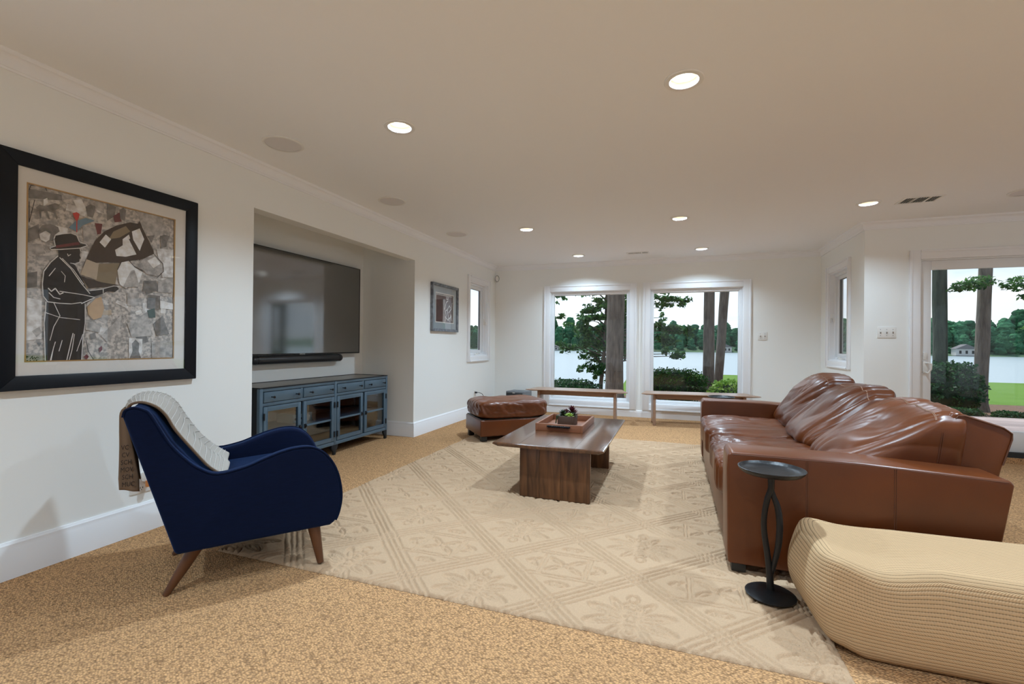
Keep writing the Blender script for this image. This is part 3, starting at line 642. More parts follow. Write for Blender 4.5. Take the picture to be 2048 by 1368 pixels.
# ---- air vents
def vent(x, y, wx, wy, label, rz=0.0):
    t = thing('air_vent', label, 'vent', (x, y, H), rz)
    fm = ring(lambda a, d, z: (a, z, -d), -wx / 2, wx / 2, -wy / 2, wy / 2, .022, -.001, .006)
    fm.build('vent_frame', WHITEP, t, bevel=0.002)
    MB().box(-wx / 2 + .02, wx / 2 - .02, -wy / 2 + .02, wy / 2 - .02, -.0005, .002).build('dark_duct', DARKHOLE, t, smooth=False)
    n = 14; pr = None
    for k in range(n):
        xx = -wx / 2 + .03 + (wx - .06) * k / (n - 1)
        if pr is None:
            mm = MB().box(-.0012, .0012, -wy / 2 + .022, wy / 2 - .022, -.008, -.0005, fn=lambda a, b, c: (a + c * .9, b, c)).build('slat', WHITEP, t, smooth=False); pr = mm
        else:
            mm = pr.copy(); COL.objects.link(mm); mm.parent = t
        mm.location = (xx, 0, 0)
    for xx in (-wx / 6, wx / 6): MB().box(xx - .006, xx + .006, -wy / 2 + .02, wy / 2 - .02, -.008, 0).build('divider', WHITEP, t, smooth=False)
vent(2.055, 5.085, .30, .20, 'white louvred ceiling vent beside the right-hand downlight')
vent(-0.51, 6.83, .31, .13, 'white louvred ceiling vent near the far wall between the two picture windows')

# ---- switches, outlets, sensor
def plate(name, label, fn, a, z, w, h, toggles, cat='switch'):
    t = thing(name, label, cat, fn(a, 0, z - h / 2))
    bx, by, bz = t.location
    L = lambda p, d, q: tuple(c - o for c, o in zip(fn(p, d, q), (bx, by, bz)))
    MB().box(a - w / 2, a + w / 2, -.006, 0, z - h / 2, z + h / 2, fn=L).build('cover_plate', WHITEP, t, bevel=0.002)
    for k in range(toggles):
        ax = a - w / 2 + w * (k + .5) / toggles
        MB().box(ax - .005, ax + .005, -.0075, -.005, z - .012, z + .012, fn=L).build('toggle_slot', GREYL, t, smooth=False)
        MB().box(ax - .004, ax + .004, -.020, -.006, z - .002, z + .010, fn=lambda p, d, q: L(p, d, q + (-d - .006) * .5)).build('toggle', WHITEP, t, bevel=0.001)
        for s in (-.030, .030): MB().lathe([(.0001, 0), (.0035, 0), (.0035, .0015), (.0001, .0015)], n=10, cap=False).build('screw', GREYL, t).matrix_local = Matrix.Translation(L(ax, -.006, z + s)) @ Matrix.Rotation(PI / 2, 4, 'X')
    return t
plate('light_switch', 'white double light switch on the far wall right of the picture window', F_FAR, 1.184, 1.266, .117, .117, 2)
plate('light_switch', 'white triple light switch beside the sliding glass door', F_DOOR, 2.098, 1.277, .163, .117, 3)
def outlet(label, a, z, plug, w=.073):
    t = thing('wall_outlet', label, 'outlet', (XL, a, z - .058))
    MB().box(0, .006, -w / 2, w / 2, 0, .116).build('cover_plate', WHITEP, t, bevel=0.002)
    for s in (.030, .084):
        MB().lathe([(.0001, 0), (.017, 0), (.017, .002), (.0001, .002)], n=20, cap=False).build('receptacle', WHITEP, t).matrix_local = Matrix.Translation((.006, 0, s)) @ Matrix.Rotation(PI / 2, 4, 'Y')
        MB().box(.0075, .0085, -.008, -.005, s - .004, s + .006).box(.0075, .0085, .005, .008, s - .004, s + .006).box(.0075, .0085, -.002, .002, s - .012, s - .008).build('slot', DARKHOLE, t, smooth=False)
    return t
outlet('white wall outlet low on the left wall behind the navy armchair', 1.815, .290, None, .115)
outlet('white wall outlet above the baseboard beside the leather ottoman', 6.56, .345, None)
AMBER = mat('amber_oil', (0.60, 0.22, 0.06), 0.2)
CLEAR = glass('clear_plastic', (0.93, 0.95, 0.95), 1.45)
t = thing('plug_in_air_freshener', 'small plug-in air freshener with amber oil at the outlet behind the armchair', 'air freshener', (XL + .008, 1.835, .30))
MB().box(0, .03, -.025, .025, 0, .055).build('body', WHITEP, t, bevel=.008)
MB().lathe([(.001, -.03), (.017, -.03), (.017, .005), (.001, .005)], (.032, 0, 0), 16, cap=False).build('oil_vial', AMBER, t)
t = thing('power_cord', 'black power cord plugged into the outlet beside the ottoman', 'cord', (XL + .009, 6.56, .36))
MB().box(0, .035, -.014, .014, -.012, .012).build('plug', BLACK, t, bevel=.004)
MB().tube([(.03, 0, 0), (.06, .01, .002), (.10, .04, -.02), (.13, .09, -.09), (.13, .15, -.20), (.12, .25, -.33), (.12, .42, -.345), (.2, .55, -.345)], .004, 8).build('cable', BLACK, t)
t = thing('motion_sensor', 'small round white motion sensor in the far left corner near the ceiling', 'sensor', (XL + .012, YF - .012, 2.185), -PI / 4)
MB().lathe([(.001, 0), (.030, 0), (.042, .012), (.045, .03), (.04, .045), (.001, .05)], n=24, cap=False).build('housing', WHITEP, t).matrix_local = Matrix.Translation((0, 0, .05)) @ Matrix.Rotation(PI / 2, 4, 'Y') @ Matrix.Scale(1.4, 4, (1, 0, 0))
MB().lathe([(.034, 0), (.04, 0), (.04, .006), (.034, .006), (.034, 0)], n=24, cap=False).build('lens_ring', GREYL, t).matrix_local = Matrix.Translation((.046, 0, .05)) @ Matrix.Rotation(PI / 2, 4, 'Y') @ Matrix.Scale(1.4, 4, (1, 0, 0))
# =================================================================== PICTURES
def seg_ribbon(mb, pts, w, x, mi):
    for (a, b) in zip(pts[:-1], pts[1:]):
        a = Vector(a); b = Vector(b); d = (b - a)
        if d.length < 1e-6: continue
        d.normalize(); n = Vector((-d.y, d.x)) * w / 2; a2 = a - d * w * .3; b2 = b + d * w * .3
        q = [a2 - n, b2 - n, b2 + n, a2 + n]
        mb.add([(x, p.x, p.y) for p in q], [(0, 1, 2, 3)], mi)

def framed(t, y0, y1, z0, z1, fw, fd, fmat, matm, inner):
    """frame of four mitred rails on the left wall in local (x out, y, z)"""
    def rail(pts_o, pts_i):
        (a, b), (c, d) = pts_o, pts_i
        vs = []
        for (p, x) in ((a, 0), (b, 0), (d, 0), (c, 0), (a, fd), (b, fd), (d, fd * .8), (c, fd * .8)): vs.append((x, p[0], p[1]))
        MB().add(vs, [(0, 1, 2, 3), (4, 5, 6, 7), (0, 1, 5, 4), (1, 2, 6, 5), (2, 3, 7, 6), (3, 0, 4, 7)]).build('frame_rail', fmat, t, bevel=.003)
    O = [(y0, z0), (y1, z0), (y1, z1), (y0, z1)]; I = [(y0 + fw, z0 + fw), (y1 - fw, z0 + fw), (y1 - fw, z1 - fw), (y0 + fw, z1 - fw)]
    for k in range(4): rail((O[k], O[(k + 1) % 4]), (I[k], I[(k + 1) % 4]))
    iy0, iy1, iz0, iz1 = inner
    mb = ring(lambda a, d, z: (d, a, z), y0 + fw - .005, y1 - fw + .005, z0 + fw - .005, z1 - fw + .005, 0.001, .004, .012)
    mb = MB()
    for b in ((y0 + fw - .004, iy0, z0 + fw - .004, z1 - fw + .004), (iy1, y1 - fw + .004, z0 + fw - .004, z1 - fw + .004), (iy0, iy1, z0 + fw - .004, iz0), (iy0, iy1, iz1, z1 - fw + .004)):
        mb.box(.006, .0145, b[0], b[1], b[2], b[3])
    mb.build('mat_board', matm, t, smooth=False)
    MB().box(.0195, .0215, y0 + fw - .004, y1 - fw + .004, z0 + fw - .004, z1 - fw + .004).build('picture_pane', PICGLASS, t, smooth=False)

ACOL = {'a': (.15, .14, .13), 'b': (.34, .32, .30), 'l': (.62, .58, .54), 'w': (.80, .75, .68), 'm': (.16, .022, .026), 'g': (.045, .08, .06),
        'u': (.17, .28, .37), 'r': (.60, .04, .025), 'h': (.052, .032, .020), 't': (.28, .215, .13), 'c': (.55, .45, .33), 'o': (.58, .38, .20), 'k': (.014, .010, .008)}
ART_MATS = {}
for k, c in ACOL.items():
    ART_MATS[k] = mat('print_ink_' + {'a': 'charcoal', 'b': 'grey', 'l': 'silver', 'w': 'cream', 'm': 'maroon', 'g': 'green', 'u': 'blue', 'r': 'red', 'h': 'brown', 't': 'tan', 'c': 'sand', 'o': 'ochre', 'k': 'black'}[k], c, 0.8,
                      noise=(38, tuple(min(1, v * (1.9 if k in 'ablw' else 1.12)) for v in c), 0.16, S1))
PRINTBG = mat('collage_paper', (.74, .68, .62), .85, noise=(60, (.36, .335, .31), 0.10, S1))
art = thing('framed_art_print', 'large black-framed collage print of a man in a hat and a horse head', 'picture', (XL, 1.66, .878))
ay, az = 1.66, .878
framed(art, 1.190 - ay, 2.115 - ay, 0, 2.005 - az, .068, .032, FRAMEB, MATB, (1.292 - ay, 1.985 - ay, 1.010 - az, 1.868 - az))
fl = ring(lambda a, d, z: (d, a, z), 1.292 - ay, 1.985 - ay, 1.010 - az, 1.868 - az, .006, .006, .0155); fl.build('fillet', GOLD, art, smooth=False)
pr = MB(); keys = list(ART_MATS)
pr.box(.004, .0070, 1.29 - ay, 1.987 - ay, 1.008 - az, 1.870 - az, mi=len(keys))
x = .0076
rnd = random.Random(5)
for _ in range(46):      # small clippings behind the large figures
    cy, cz = rnd.uniform(1.32, 1.95), rnd.uniform(1.04, 1.84); w, h = rnd.uniform(.02, .07), rnd.uniform(.02, .06); a = rnd.uniform(-.5, .5)
    q = [(cy - ay + sx * w * math.cos(a) * .5 - sz * h * math.sin(a) * .5, cz - az + sx * w * math.sin(a) * .5 + sz * h * math.cos(a) * .5) for sx, sz in ((-1, -1), (1, -1), (1, 1), (-1, 1))]
    q = [(min(max(p[0], 1.30 - ay), 1.978 - ay), min(max(p[1], 1.018 - az), 1.86 - az)) for p in q]
    pr.add([(x, *p) for p in q], [(0, 1, 2, 3)], keys.index(rnd.choice('ablbwblc'))); x += .00004
for c, pts in ART_POLYS:
    x += .00006
    pr.add([(x, p[0] - ay, p[1] - az) for p in pts], [tuple(range(len(pts)))], keys.index(c))
x += .0002
for c, w, pts in ART_LINES:
    x += .00002
    seg_ribbon(pr, [(p[0] - ay, p[1] - az) for p in pts], w, x, keys.index(c))
po = pr.build('print', list(ART_MATS.values()) + [PRINTBG], art, smooth=False, recalc=False)
bm = bmesh.new(); bm.from_mesh(po.data); bmesh.ops.triangulate(bm, faces=[f for f in bm.faces if len(f.verts) > 4]); bm.to_mesh(po.data); bm.free()

sm = thing('small_framed_picture', 'small picture in a grey marbled frame between the television niche and the narrow window', 'picture', (XL, 5.53, 1.275))
framed(sm, -.37, .37, 0, .625, .035, .038, FRAMEG, MATG, (-.25, .25, .125, .50))
MAROON = mat('faded_maroon_photo', (.16, .075, .065), .8, noise=(14, (.07, .035, .035), .2, S1))
ring(lambda a, d, z: (d, a, z), -.26, .26, .115, .51, .012, .006, .0155).build('inner_border', MATB, sm, smooth=False)
pm = MB().box(.004, .007, -.25, .25, .12, .505, mi=0)
xx = .0076
for pts in ([(.02, .14), (.05, .22), (.03, .28), (.08, .30), (.10, .24), (.13, .15)], [(.08, .30), (.14, .36), (.17, .33)], [(.0, .30), (.05, .40), (.10, .42)], [(.16, .14), (.18, .24), (.22, .15)], [(.06, .44), (.10, .44), (.10, .48), (.06, .48), (.06, .44)], [(.02, .20), (.10, .16), (.2, .22)], [(.12, .26), (.2, .32), (.22, .40)]):
    seg_ribbon(pm, pts, .014, xx, 1); xx += .0001
seg_ribbon(pm, [(-.22, .485), (.22, .485)], .02, xx, 2)
pm.build('photo_print', [MAROON, ART_MATS['w'], ART_MATS['b']], sm, smooth=False, recalc=False)

# =================================================================== TELEVISION, SOUNDBAR, CONSOLE
tv = thing('television', 'large black flat television mounted in the wall niche above the console', 'television', (NX, 3.735, .992))
MB().box(.010, .045, -.55, .55, .2, .8).build('wall_bracket', BLACK, tv, bevel=.004)
MB().box(.035, .060, -.905, .905, 0, 1.012).build('housing', BLACK, tv, bevel=.004)
MB().box(.0595, .0625, -.898, .898, .012, 1.006).build('screen', SCREEN, tv, smooth=False)
ring(lambda a, d, z: (d, a, z), -.906, .906, -.001, 1.013, .007, .052, .066).build('bezel', BLACK, tv, bevel=.001)
def text_mesh(name, body, size, mtl, parent, matrix, ext=.0006):
    c = bpy.data.curves.new(name, 'FONT'); c.body = body; c.size = size; c.align_x = 'CENTER'; c.align_y = 'CENTER'; c.extrude = ext; c.resolution_u = 2
    o = bpy.data.objects.new(name, c); COL.objects.link(o)
    dg = bpy.context.evaluated_depsgraph_get(); me = bpy.data.meshes.new_from_object(o.evaluated_get(dg))
    bpy.data.objects.remove(o); bpy.data.curves.remove(c)
    me.name = name; me.materials.clear(); me.materials.append(mtl)
    q = bpy.data.objects.new(name, me); COL.objects.link(q)
    if parent: q.parent = parent
    q.matrix_local = matrix
    return q
MB().box(.058, .0672, -.052, .052, -.004, .010).build('logo_plate', BLACK, tv, smooth=False)
RX = Matrix(((0, 0, 1), (1, 0, 0), (0, 1, 0))).to_4x4()      # text facing +x
text_mesh('logo_lettering', 'SAMSUNG', .016, WHITEP, tv, Matrix.Translation((.0675, 0, .003)) @ RX)
sb = thing('soundbar', 'long black tubular soundbar under the television', 'speaker', (NX, 3.735, .945))
R_ = .041
prof = [(math.cos(a) * R_, math.sin(a) * R_) for a in [2 * PI * k / 28 for k in range(28)]]
L = .60
pts = [(.055, -L + R_ - R_ * math.cos(a), 0) for a in [i * PI / 16 for i in range(0, 9)]] + [(.055, L - R_ + R_ * math.sin(a), 0) for a in [i * PI / 16 for i in range(0, 9)]]
rad = [max(.001, R_ * math.sin(a)) for a in [i * PI / 16 for i in range(0, 9)]] + [max(.001, R_ * math.cos(a)) for a in [i * PI / 16 for i in range(0, 9)]]
SBM = mat('soundbar_fabric', (.014, .015, .018), .34, spec=.6, bump=('voronoi', 600, .15, .001, S1))
MB().tube(pts, rad, 28).build('body', SBM, sb, angle=60)
MB().box(0, .03, -.3, .3, -.02, .02).build('mount', BLACK, sb, smooth=False)
for yy in (-.545, .53): MB().lathe([(R_ + .0012, -.004), (R_ + .0012, .004)], n=28, cap=False).build('end_ring', STEEL, sb).matrix_local = Matrix.Translation((.055, yy, 0)) @ Matrix.Rotation(PI / 2, 4, 'X')

CX, CY = -3.170, 2.845
con = thing('media_console', 'slate blue metal console with four drawers and four glass doors under the television', 'cabinet', (CX, CY, 0))
W, D, HT = 1.765, .475, .735
fr = MB()
for y in (0, .874, W - .032):
    fr.box(-.032, 0, y, y + .032, .10, HT)
for y in (0, W - .032): fr.box(-D, -D + .032, y, y + .032, .10, HT)
for z0, z1 in ((.705, .735), (.585, .612), (.100, .136)):
    fr.box(-.030, -.002, .032, .874, z0, z1).box(-.030, -.002, .906, W - .032, z0, z1)
fr.box(-.028, -.004, .441, .466, .612, .705).box(-.028, -.004, 1.314, 1.338, .612, .705)
fr.build('face_frame', SLATE, con, bevel=.003)
MB().box(-D, -D + .012, .01, W - .01, .11, .73).build('back_panel', SLATED, con, smooth=False)
MB().box(-D + .012, -.03, .012, W - .012, .112, .128).build('bottom_panel', SLATED, con, smooth=False)
MB().box(-D + .012, -.035, .02, W - .02, .588, .600).build('inner_divider', SLATED, con, smooth=False)
MB().box(-D + .012, -.06, .02, W - .02, .345, .357).build('shelf', SLATE, con, smooth=False)
for y in (.004, W - .012): MB().box(-D + .02, -.02, y, y + .008, .112, .73).build('side_panel', SLATED, con, smooth=False)
MB().box(-D + .014, -.014, .014, W - .014, .722, .7345).build('top_panel', CONTOP, con, smooth=False)
ring(lambda a, d, z: (z, a, d), 0 - .0, W, -D, 0, .014, .728, .740).build('top_rim', SLATED, con, bevel=.002)
for y in (0, .874, W - .032):
    for xx in (-.032, -D):
        fx = MB().prism([(0, 0), (.032, 0), (.032, .03), (.06, .072), (.06, .102), (0, .102)] if y == 0 else ([(0, 0), (.032, 0), (.032, .102), (-.028, .102), (-.028, .072), (0, .03)] if y > 1 else [(0, 0), (.032, 0), (.032, .03), (.06, .072), (.06, .102), (-.028, .102), (-.028, .072), (0, .03)]), 'X', xx + .004, xx + .028)
        fx.v = [(p[0], p[1] + y, p[2]) for p in fx.v]; fx.build('foot', SLATED, con, bevel=.002)
BAY = [(.038, .438), (.468, .868), (.911, 1.311), (1.341, 1.727)]
for k, (a, b) in enumerate(BAY):
    dr = MB().box(-.30, .003, a + .003, b - .003, .616, .701).build('drawer', SLATE, con, bevel=.003)
    for yk in (a + .075, b - .06):
        kb = MB().lathe([(.004, 0), (.0045, .006), (.004, .020), (.007, .026), (.0105, .031), (.0095, .038), (.004, .041)], n=14).build('knob', STEEL, dr)
        kb.matrix_local = Matrix.Translation((.003, yk, .658)) @ Matrix.Rotation(PI / 2, 4, 'Y')
    dm = MB()
    w = .036
    dm.box(-.018, .004, a, a + w, .141, .581).box(-.018, .004, b - w, b, .141, .581).box(-.018, .004, a + w, b - w, .543, .581).box(-.018, .004, a + w, b - w, .141, .179)
    dm.box(-.014, .000, a + w, b - w, .346, .364)
    d = dm.build('door', SLATE, con, bevel=.003)
    ring(lambda p, q, z: (q, p, z), a + w - .006, b - w + .006, .173, .549, .008, -.001, .007).build('glazing_bead', SLATE, d, bevel=.002)
    MB().box(-.010, -.006, a + w - .004, b - w + .004, .177, .545).build('pane', CABGLASS, d, smooth=False)
    hs = a if k % 2 == 0 else b
    for zz in (.21, .50):
        MB().tube([(.008, hs, zz - .028), (.008, hs, zz + .028)], .008, 10).build('hinge', SLATED, d)
    ls = (b - w / 2) if k % 2 == 0 else (a + w / 2)
    lt = MB().box(.003, .012, ls - .011, ls + .011, .335, .375).lathe([(.003, -.002), (.009, .004), (.009, .012), (.003, .016)], (.018, ls, .350), 12)
    lt.build('latch', STEEL if k < 2 else SLATED, d, bevel=.002)
DEV = mat('device_shell', (.30, .38, .42), .4)
dv = thing('media_player', 'pale grey media box on the shelf behind the second glass door of the console', 'media player', (CX - .25, CY + .63, .358))
MB().box(-.1, .1, -.13, .11, .004, .085).build('case', DEV, dv, bevel=.006)
MB().box(.0995, .102, -.11, .02, .03, .05).build('display', BLACK, dv, smooth=False)
for q in ((-.08, -.1), (.08, -.1), (-.08, .08), (.08, .08)): MB().box(q[0] - .01, q[0] + .01, q[1] - .01, q[1] + .01, 0, .005).build('foot', BLACK, dv, smooth=False)

# =================================================================== ARMCHAIR
ARM_A = (-2.005, 1.382, 0.0); ARM_R = math.radians(51.751)
ch = thing('armchair', 'navy blue upholstered armchair with swooping arms and splayed wooden legs', 'chair', ARM_A, ARM_R)
def smooth_closed(pts, n=6):
    """Catmull-Rom through the points"""
    out = []; m = len(pts)
    for i in range(m):
        p0, p1, p2, p3 = [Vector(pts[(i + k) % m]) for k in (-1, 0, 1, 2)]
        for k in range(n):
            t = k / n
            out.append(tuple(0.5 * ((2 * p1) + (-p0 + p2) * t + (2 * p0 - 5 * p1 + 4 * p2 - p3) * t * t + (-p0 + 3 * p1 - 3 * p2 + p3) * t ** 3)))
    return out
def smooth_open(pts, n=6):
    P = [Vector(p) for p in pts]; P = [2 * P[0] - P[1]] + P + [2 * P[-1] - P[-2]]; out = []
    for i in range(1, len(P) - 2):
        p0, p1, p2, p3 = P[i - 1:i + 3]
        for k in range(n):
            t = k / n
            out.append(tuple(0.5 * ((2 * p1) + (-p0 + p2) * t + (2 * p0 - 5 * p1 + 4 * p2 - p3) * t * t + (-p0 + 3 * p1 - 3 * p2 + p3) * t ** 3)))
    out.append(tuple(P[-2])); return out
curve = smooth_open([(-.180, .805), (-.172, .832), (-.145, .842), (-.115, .832), (-.088, .806), (-.025, .682), (.035, .604), (.085, .558), (.150, .527), (.255, .543), (.330, .570), (.398, .593), (.470, .607), (.540, .603), (.600, .568), (.645, .505), (.672, .430), (.683, .345), (.674, .275), (.655, .225), (.628, .203)], 4)
side_prof = [(0.0, .2)] + curve
for y0, y1 in ((0.0, .070), (.570, .640)):
    MB().prism(side_prof, 'Y', y0, y1, fn=lambda a, b, c: (a, b, c)).build('side_panel', NAVY, ch, bevel=.016, seg=3, angle=50)
    yy = y0 if y0 == 0 else y1
    MB().tube([(p[0] + (.0 if 0 else 0), yy + (.004 if y0 == 0 else -.004), p[1]) for p in curve[:-4]], .0045, 6).build('piping', NAVY, ch)
# back: padded shell between the side panels
bo = [(-.004, .215), (-.178, .800), (-.165, .832), (-.140, .838), (-.110, .828), (-.080, .795), (-.020, .680), (.045, .590), (.100, .530), (.150, .480), (.16, .40), (.12, .215)]
MB().prism(bo, 'Y', .066, .574).build('back', NAVY, ch, bevel=.02, seg=3, angle=40)
MB().prism([(.05, .215), (.60, .215), (.640, .26), (.650, .33), (.63, .375), (.05, .355)], 'Y', .066, .574).build('seat_base', NAVY, ch, bevel=.012)
MB().prism([(.11, .36), (.62, .372), (.652, .40), (.655, .435), (.625, .468), (.40, .478), (.12, .462)], 'Y', .074, .566).build('seat_cushion', NAVY, ch, bevel=.018, seg=3)
for (tp, ft, z0) in (((.085, .095, .215), (-.036, .090, 0.0), 0), ((.085, .545, .215), (-.036, .550, 0.0), 0), ((.556, .062, .225), (.588, .022, .0208), 0), ((.556, .578, .225), (.588, .618, .0208), 0)):
    m_ = MB().tube([ft, tuple(Vector(ft).lerp(Vector(tp), .5)), tp], [.0155, .024, .032], 16)
    lo_ = Vector(ft).z
    m_.v = [(p[0], p[1], max(p[2], lo_)) for p in m_.v]
    m_.build('leg', CHAIRLEG, ch, angle=50)

# ---- throw blanket over the back
tb = thing('throw_blanket', 'grey and brown throw blanket draped over the back of the navy armchair', 'blanket', ARM_A, ARM_R)
path = smooth_open([(.188, .497), (.155, .520), (.108, .560), (.052, .632), (-.005, .722), (-.040, .792), (-.075, .832), (-.115, .848), (-.150, .850), (-.182, .834), (-.202, .800)], 5)
def bl_y(i, n, v):     # the drape narrows towards the seat
    f = i / n
    a0 = .105 + .02 * f + .13 * max(0, f - .62) / .38; return a0 + v * (.53 - a0 - .03 * math.sin(f * 3))
n = len(path); rows = []
nv = 26
for i, (s_, z_) in enumerate(path):
    row = []
    j = min(i + 1, n - 1); k = max(i - 1, 0)
    d = Vector((path[j][0] - path[k][0], path[j][1] - path[k][1])).normalized(); nn = Vector((d.y, -d.x))
    if nn.y < 0 and i < n * .7: nn = -nn
    for q in range(nv):
        v = q / (nv - 1); y = bl_y(i, n, v)
        o = .012 + .012 * noise.noise(Vector((s_ * 6, y * 9, z_ * 5))) - .016 * math.exp(-(v / .13) ** 2)
        row.append((s_ + nn.x * o, y, z_ + nn.y * o))
    rows.append(row)
o = MB().grid(rows).build('front_drape', [THROWG, THROWB], tb, recalc=False, angle=180)
md = o.modifiers.new('thickness', 'SOLIDIFY'); md.thickness = .011; md.offset = 0; md.material_offset = 1; md.material_offset_rim = 1
# pale scalloped lines woven into the front
sc = MB()
for r in range(3, n - 5, 2):
    pts = []
    for q in range(nv):
        v = q / (nv - 1); f = r + 1.6 * math.sin(v * PI * 1.0) - (v > .5) * 0
        i0 = max(0, min(n - 2, int(f))); w = f - i0
        a = Vector(rows[i0][q]); b = Vector(rows[i0 + 1][q]); p = a.lerp(b, w); t_ = (b - a).normalized()
        nrm = Vector((-t_.z, 0, t_.x)) if t_.x < 0 else Vector((t_.z, 0, -t_.x))
        if nrm.z < 0: nrm = -nrm
        pts.append(p + nrm * .0088)
    sc.tube(pts, .0013, 4)
sc.build('woven_line', SCALLOP, tb)
# the tail hanging down behind, reverse side out
rows2 = []
tail = [(-.196, .815), (-.212, .795), (-.207, .73), (-.199, .66), (-.192, .58), (-.186, .50), (-.183, .452)]
tail = smooth_open(tail, 4)
for i, (s_, z_) in enumerate(tail):
    f = i / (len(tail) - 1); row = []
    for q in range(28):
        v = q / 27
        y = .25 + v * .25
        row.append((s_ + f * .016 * math.sin(v * 17 + 1) - .006, y, z_ - .015 * f * math.sin(v * 9)))
    rows2.append(row)
o = MB().grid(rows2).build('rear_tail', THROWB, tb, recalc=False, angle=180)
md = o.modifiers.new('thickness', 'SOLIDIFY'); md.thickness = .012; md.offset = 0
mt = Matrix(((1, 0, 0), (0, 0, -1), (0, 1, 0))).to_4x4()
for (bdy, s_, z_) in (('VC', -.200, .640), ('CV', -.198, .607), ('SCH', -.195, .574), ('MOV', -.193, .541), ('SCH', -.190, .508), ('MUC', -.187, .475)):   # folded edge facing the camera
    text_mesh('lettering', bdy, .030, LETTER, tb, Matrix.Translation((s_, .2265, z_)) @ mt @ Matrix.Diagonal((.68, 1, 1, 1)))
# folded near edge of the tail, widening towards its hem
fe = MB().grid([[(s_ + (-.5 + v) * (.018 + .052 * min(1, max(0, (.80 - z_) / .30))), .236 + .008 * math.sin(v * 7) * (.8 - z_) * 2, z_ - .018 * v * (z_ < .48)) for v in [k / 10 for k in range(11)]] for s_, z_ in tail[3:]]).build('folded_edge', THROWB, tb, recalc=False, angle=180)
md = fe.modifiers.new('thickness', 'SOLIDIFY'); md.thickness = .008; md.offset = 1

# =================================================================== RUG (carved pile as real relief)
def rug():
    x0, x1, y0, y1 = -2.29, .575, 1.80, 5.545
    st = .0052
    nx, ny = int((x1 - x0) / st), int((y1 - y0) / st)
    X, Y = np.meshgrid(np.linspace(x0, x1, nx), np.linspace(y0, y1, ny))
    P = .69                                           # lattice pitch
    G = lambda d, w: np.exp(-(np.abs(d) / w) ** 3)    # groove: steep sided, flat bottomed
    dx, dy = X + .505, Y - 1.914
    wob = .006 * np.sin(X * 23 + 2 * np.sin(Y * 17)) * np.cos(Y * 19)
    w1, w2 = (dx + dy) / P, (dx - dy) / P
    f1, f2 = np.floor(w1), np.floor(w2)
    cx, cy = ((f1 + .5) + (f2 + .5)) * P / 2, ((f1 + .5) - (f2 + .5)) * P / 2
    lx, ly = dx - cx + wob * .5, dy - cy + wob * .5
    flower = (np.mod(f1 + f2, 2) == 0)
    g = np.zeros_like(X)
    # interlaced straps: a pair of close grooves and an outer line along both diagonals
    for w in (w1, w2):
        d = np.abs(w - np.round(w)) * P / 1.4142 + wob * .35
        g = np.maximum(g, G(d - .013, .0060)); g = np.maximum(g, .85 * G(d - .043, .0055))
    def ell(px, py, a, b, th, w=.0055):
        c, s = np.cos(th), np.sin(th)
        ux, uy = (lx - px) * c + (ly - py) * s, -(lx - px) * s + (ly - py) * c
        return G((np.sqrt((ux / a) ** 2 + (uy / b) ** 2) - 1) * min(a, b), w)
    fl = G(np.hypot(lx, ly) - .022, .005)
    for sx in (1, -1):
        for sy in (1, -1):
            fl = np.maximum(fl, ell(sx * .098, sy * .034, .074, .026, sx * sy * .34))
            fl = np.maximum(fl, ell(sx * .104, sy * .036, .046, .011, sx * sy * .34, .004))
            fl = np.maximum(fl, ell(sx * .055, sy * .088, .050, .015, sx * sy * .95))
        fl = np.maximum(fl, np.maximum(ell(0, sx * .082, .040, .036, 0), ell(0, sx * .082, .020, .018, 0)))
        fl = np.maximum(fl, ell(0, sx * .150, .022, .028, 0))
    sm = G(np.hypot(lx, ly) - .016, .005)
    for sx in (1, -1):
        for sy in (1, -1):
            sm = np.maximum(sm, ell(sx * .052, sy * .040, .040, .013, sx * sy * .66))
            sm = np.maximum(sm, ell(sx * .165, sy * .020, .030, .010, -sx * sy * .5, .005))
        band = (np.abs(lx) < .205)
        sm = np.maximum(sm, G(ly - sx * .108, .0055) * band); sm = np.maximum(sm, G(ly - sx * .128, .0055) * (np.abs(lx) < .19))
        sm = np.maximum(sm, ell(sx * .175, 0, .018, .016, 0)); sm = np.maximum(sm, ell(0, sx * .185, .045, .020, 0)); sm = np.maximum(sm, ell(0, sx * .185, .014, .010, 0, .004))
        sm = np.maximum(sm, G(np.abs(lx - sx * .110) - .008, .0045) * (np.abs(ly) < .10))
    g = np.maximum(g, np.where(flower, fl, sm))
    rs = np.random.RandomState(3)
    pile = rs.rand(ny, nx); pile = (pile + np.roll(pile, 1, 0) + np.roll(pile, 1, 1)) / 3
    Z = .0190 - .0130 * g + (pile - .5) * .0060
    Z = np.clip(Z, .003, .0202)
    edge = np.minimum(np.minimum(X - x0, x1 - X), np.minimum(Y - y0, y1 - Y))
    Z = np.where(edge < .02, Z * (.55 + .45 * np.sqrt(np.clip(edge / .02, 0, 1))), Z)
    fz = rs.rand(ny, nx) - .5; em = edge < .007
    X = X + np.where(em, fz * .004, 0); Y = Y + np.where(em, np.roll(fz, 3) * .004, 0)
    Z = np.where(edge < 1e-6, .001, Z)
    V = np.stack([X, Y, Z], -1).reshape(-1, 3)
    i = np.arange(nx * ny).reshape(ny, nx)
    F = np.stack([i[:-1, :-1], i[:-1, 1:], i[1:, 1:], i[1:, :-1]], -1).reshape(-1, 4)
    o = np_mesh('area_rug', V, F, RUG, smooth=True)
    return tag(o, 'large cream wool area rug with a carved floral lattice on the beige carpet', 'rug')
rug()

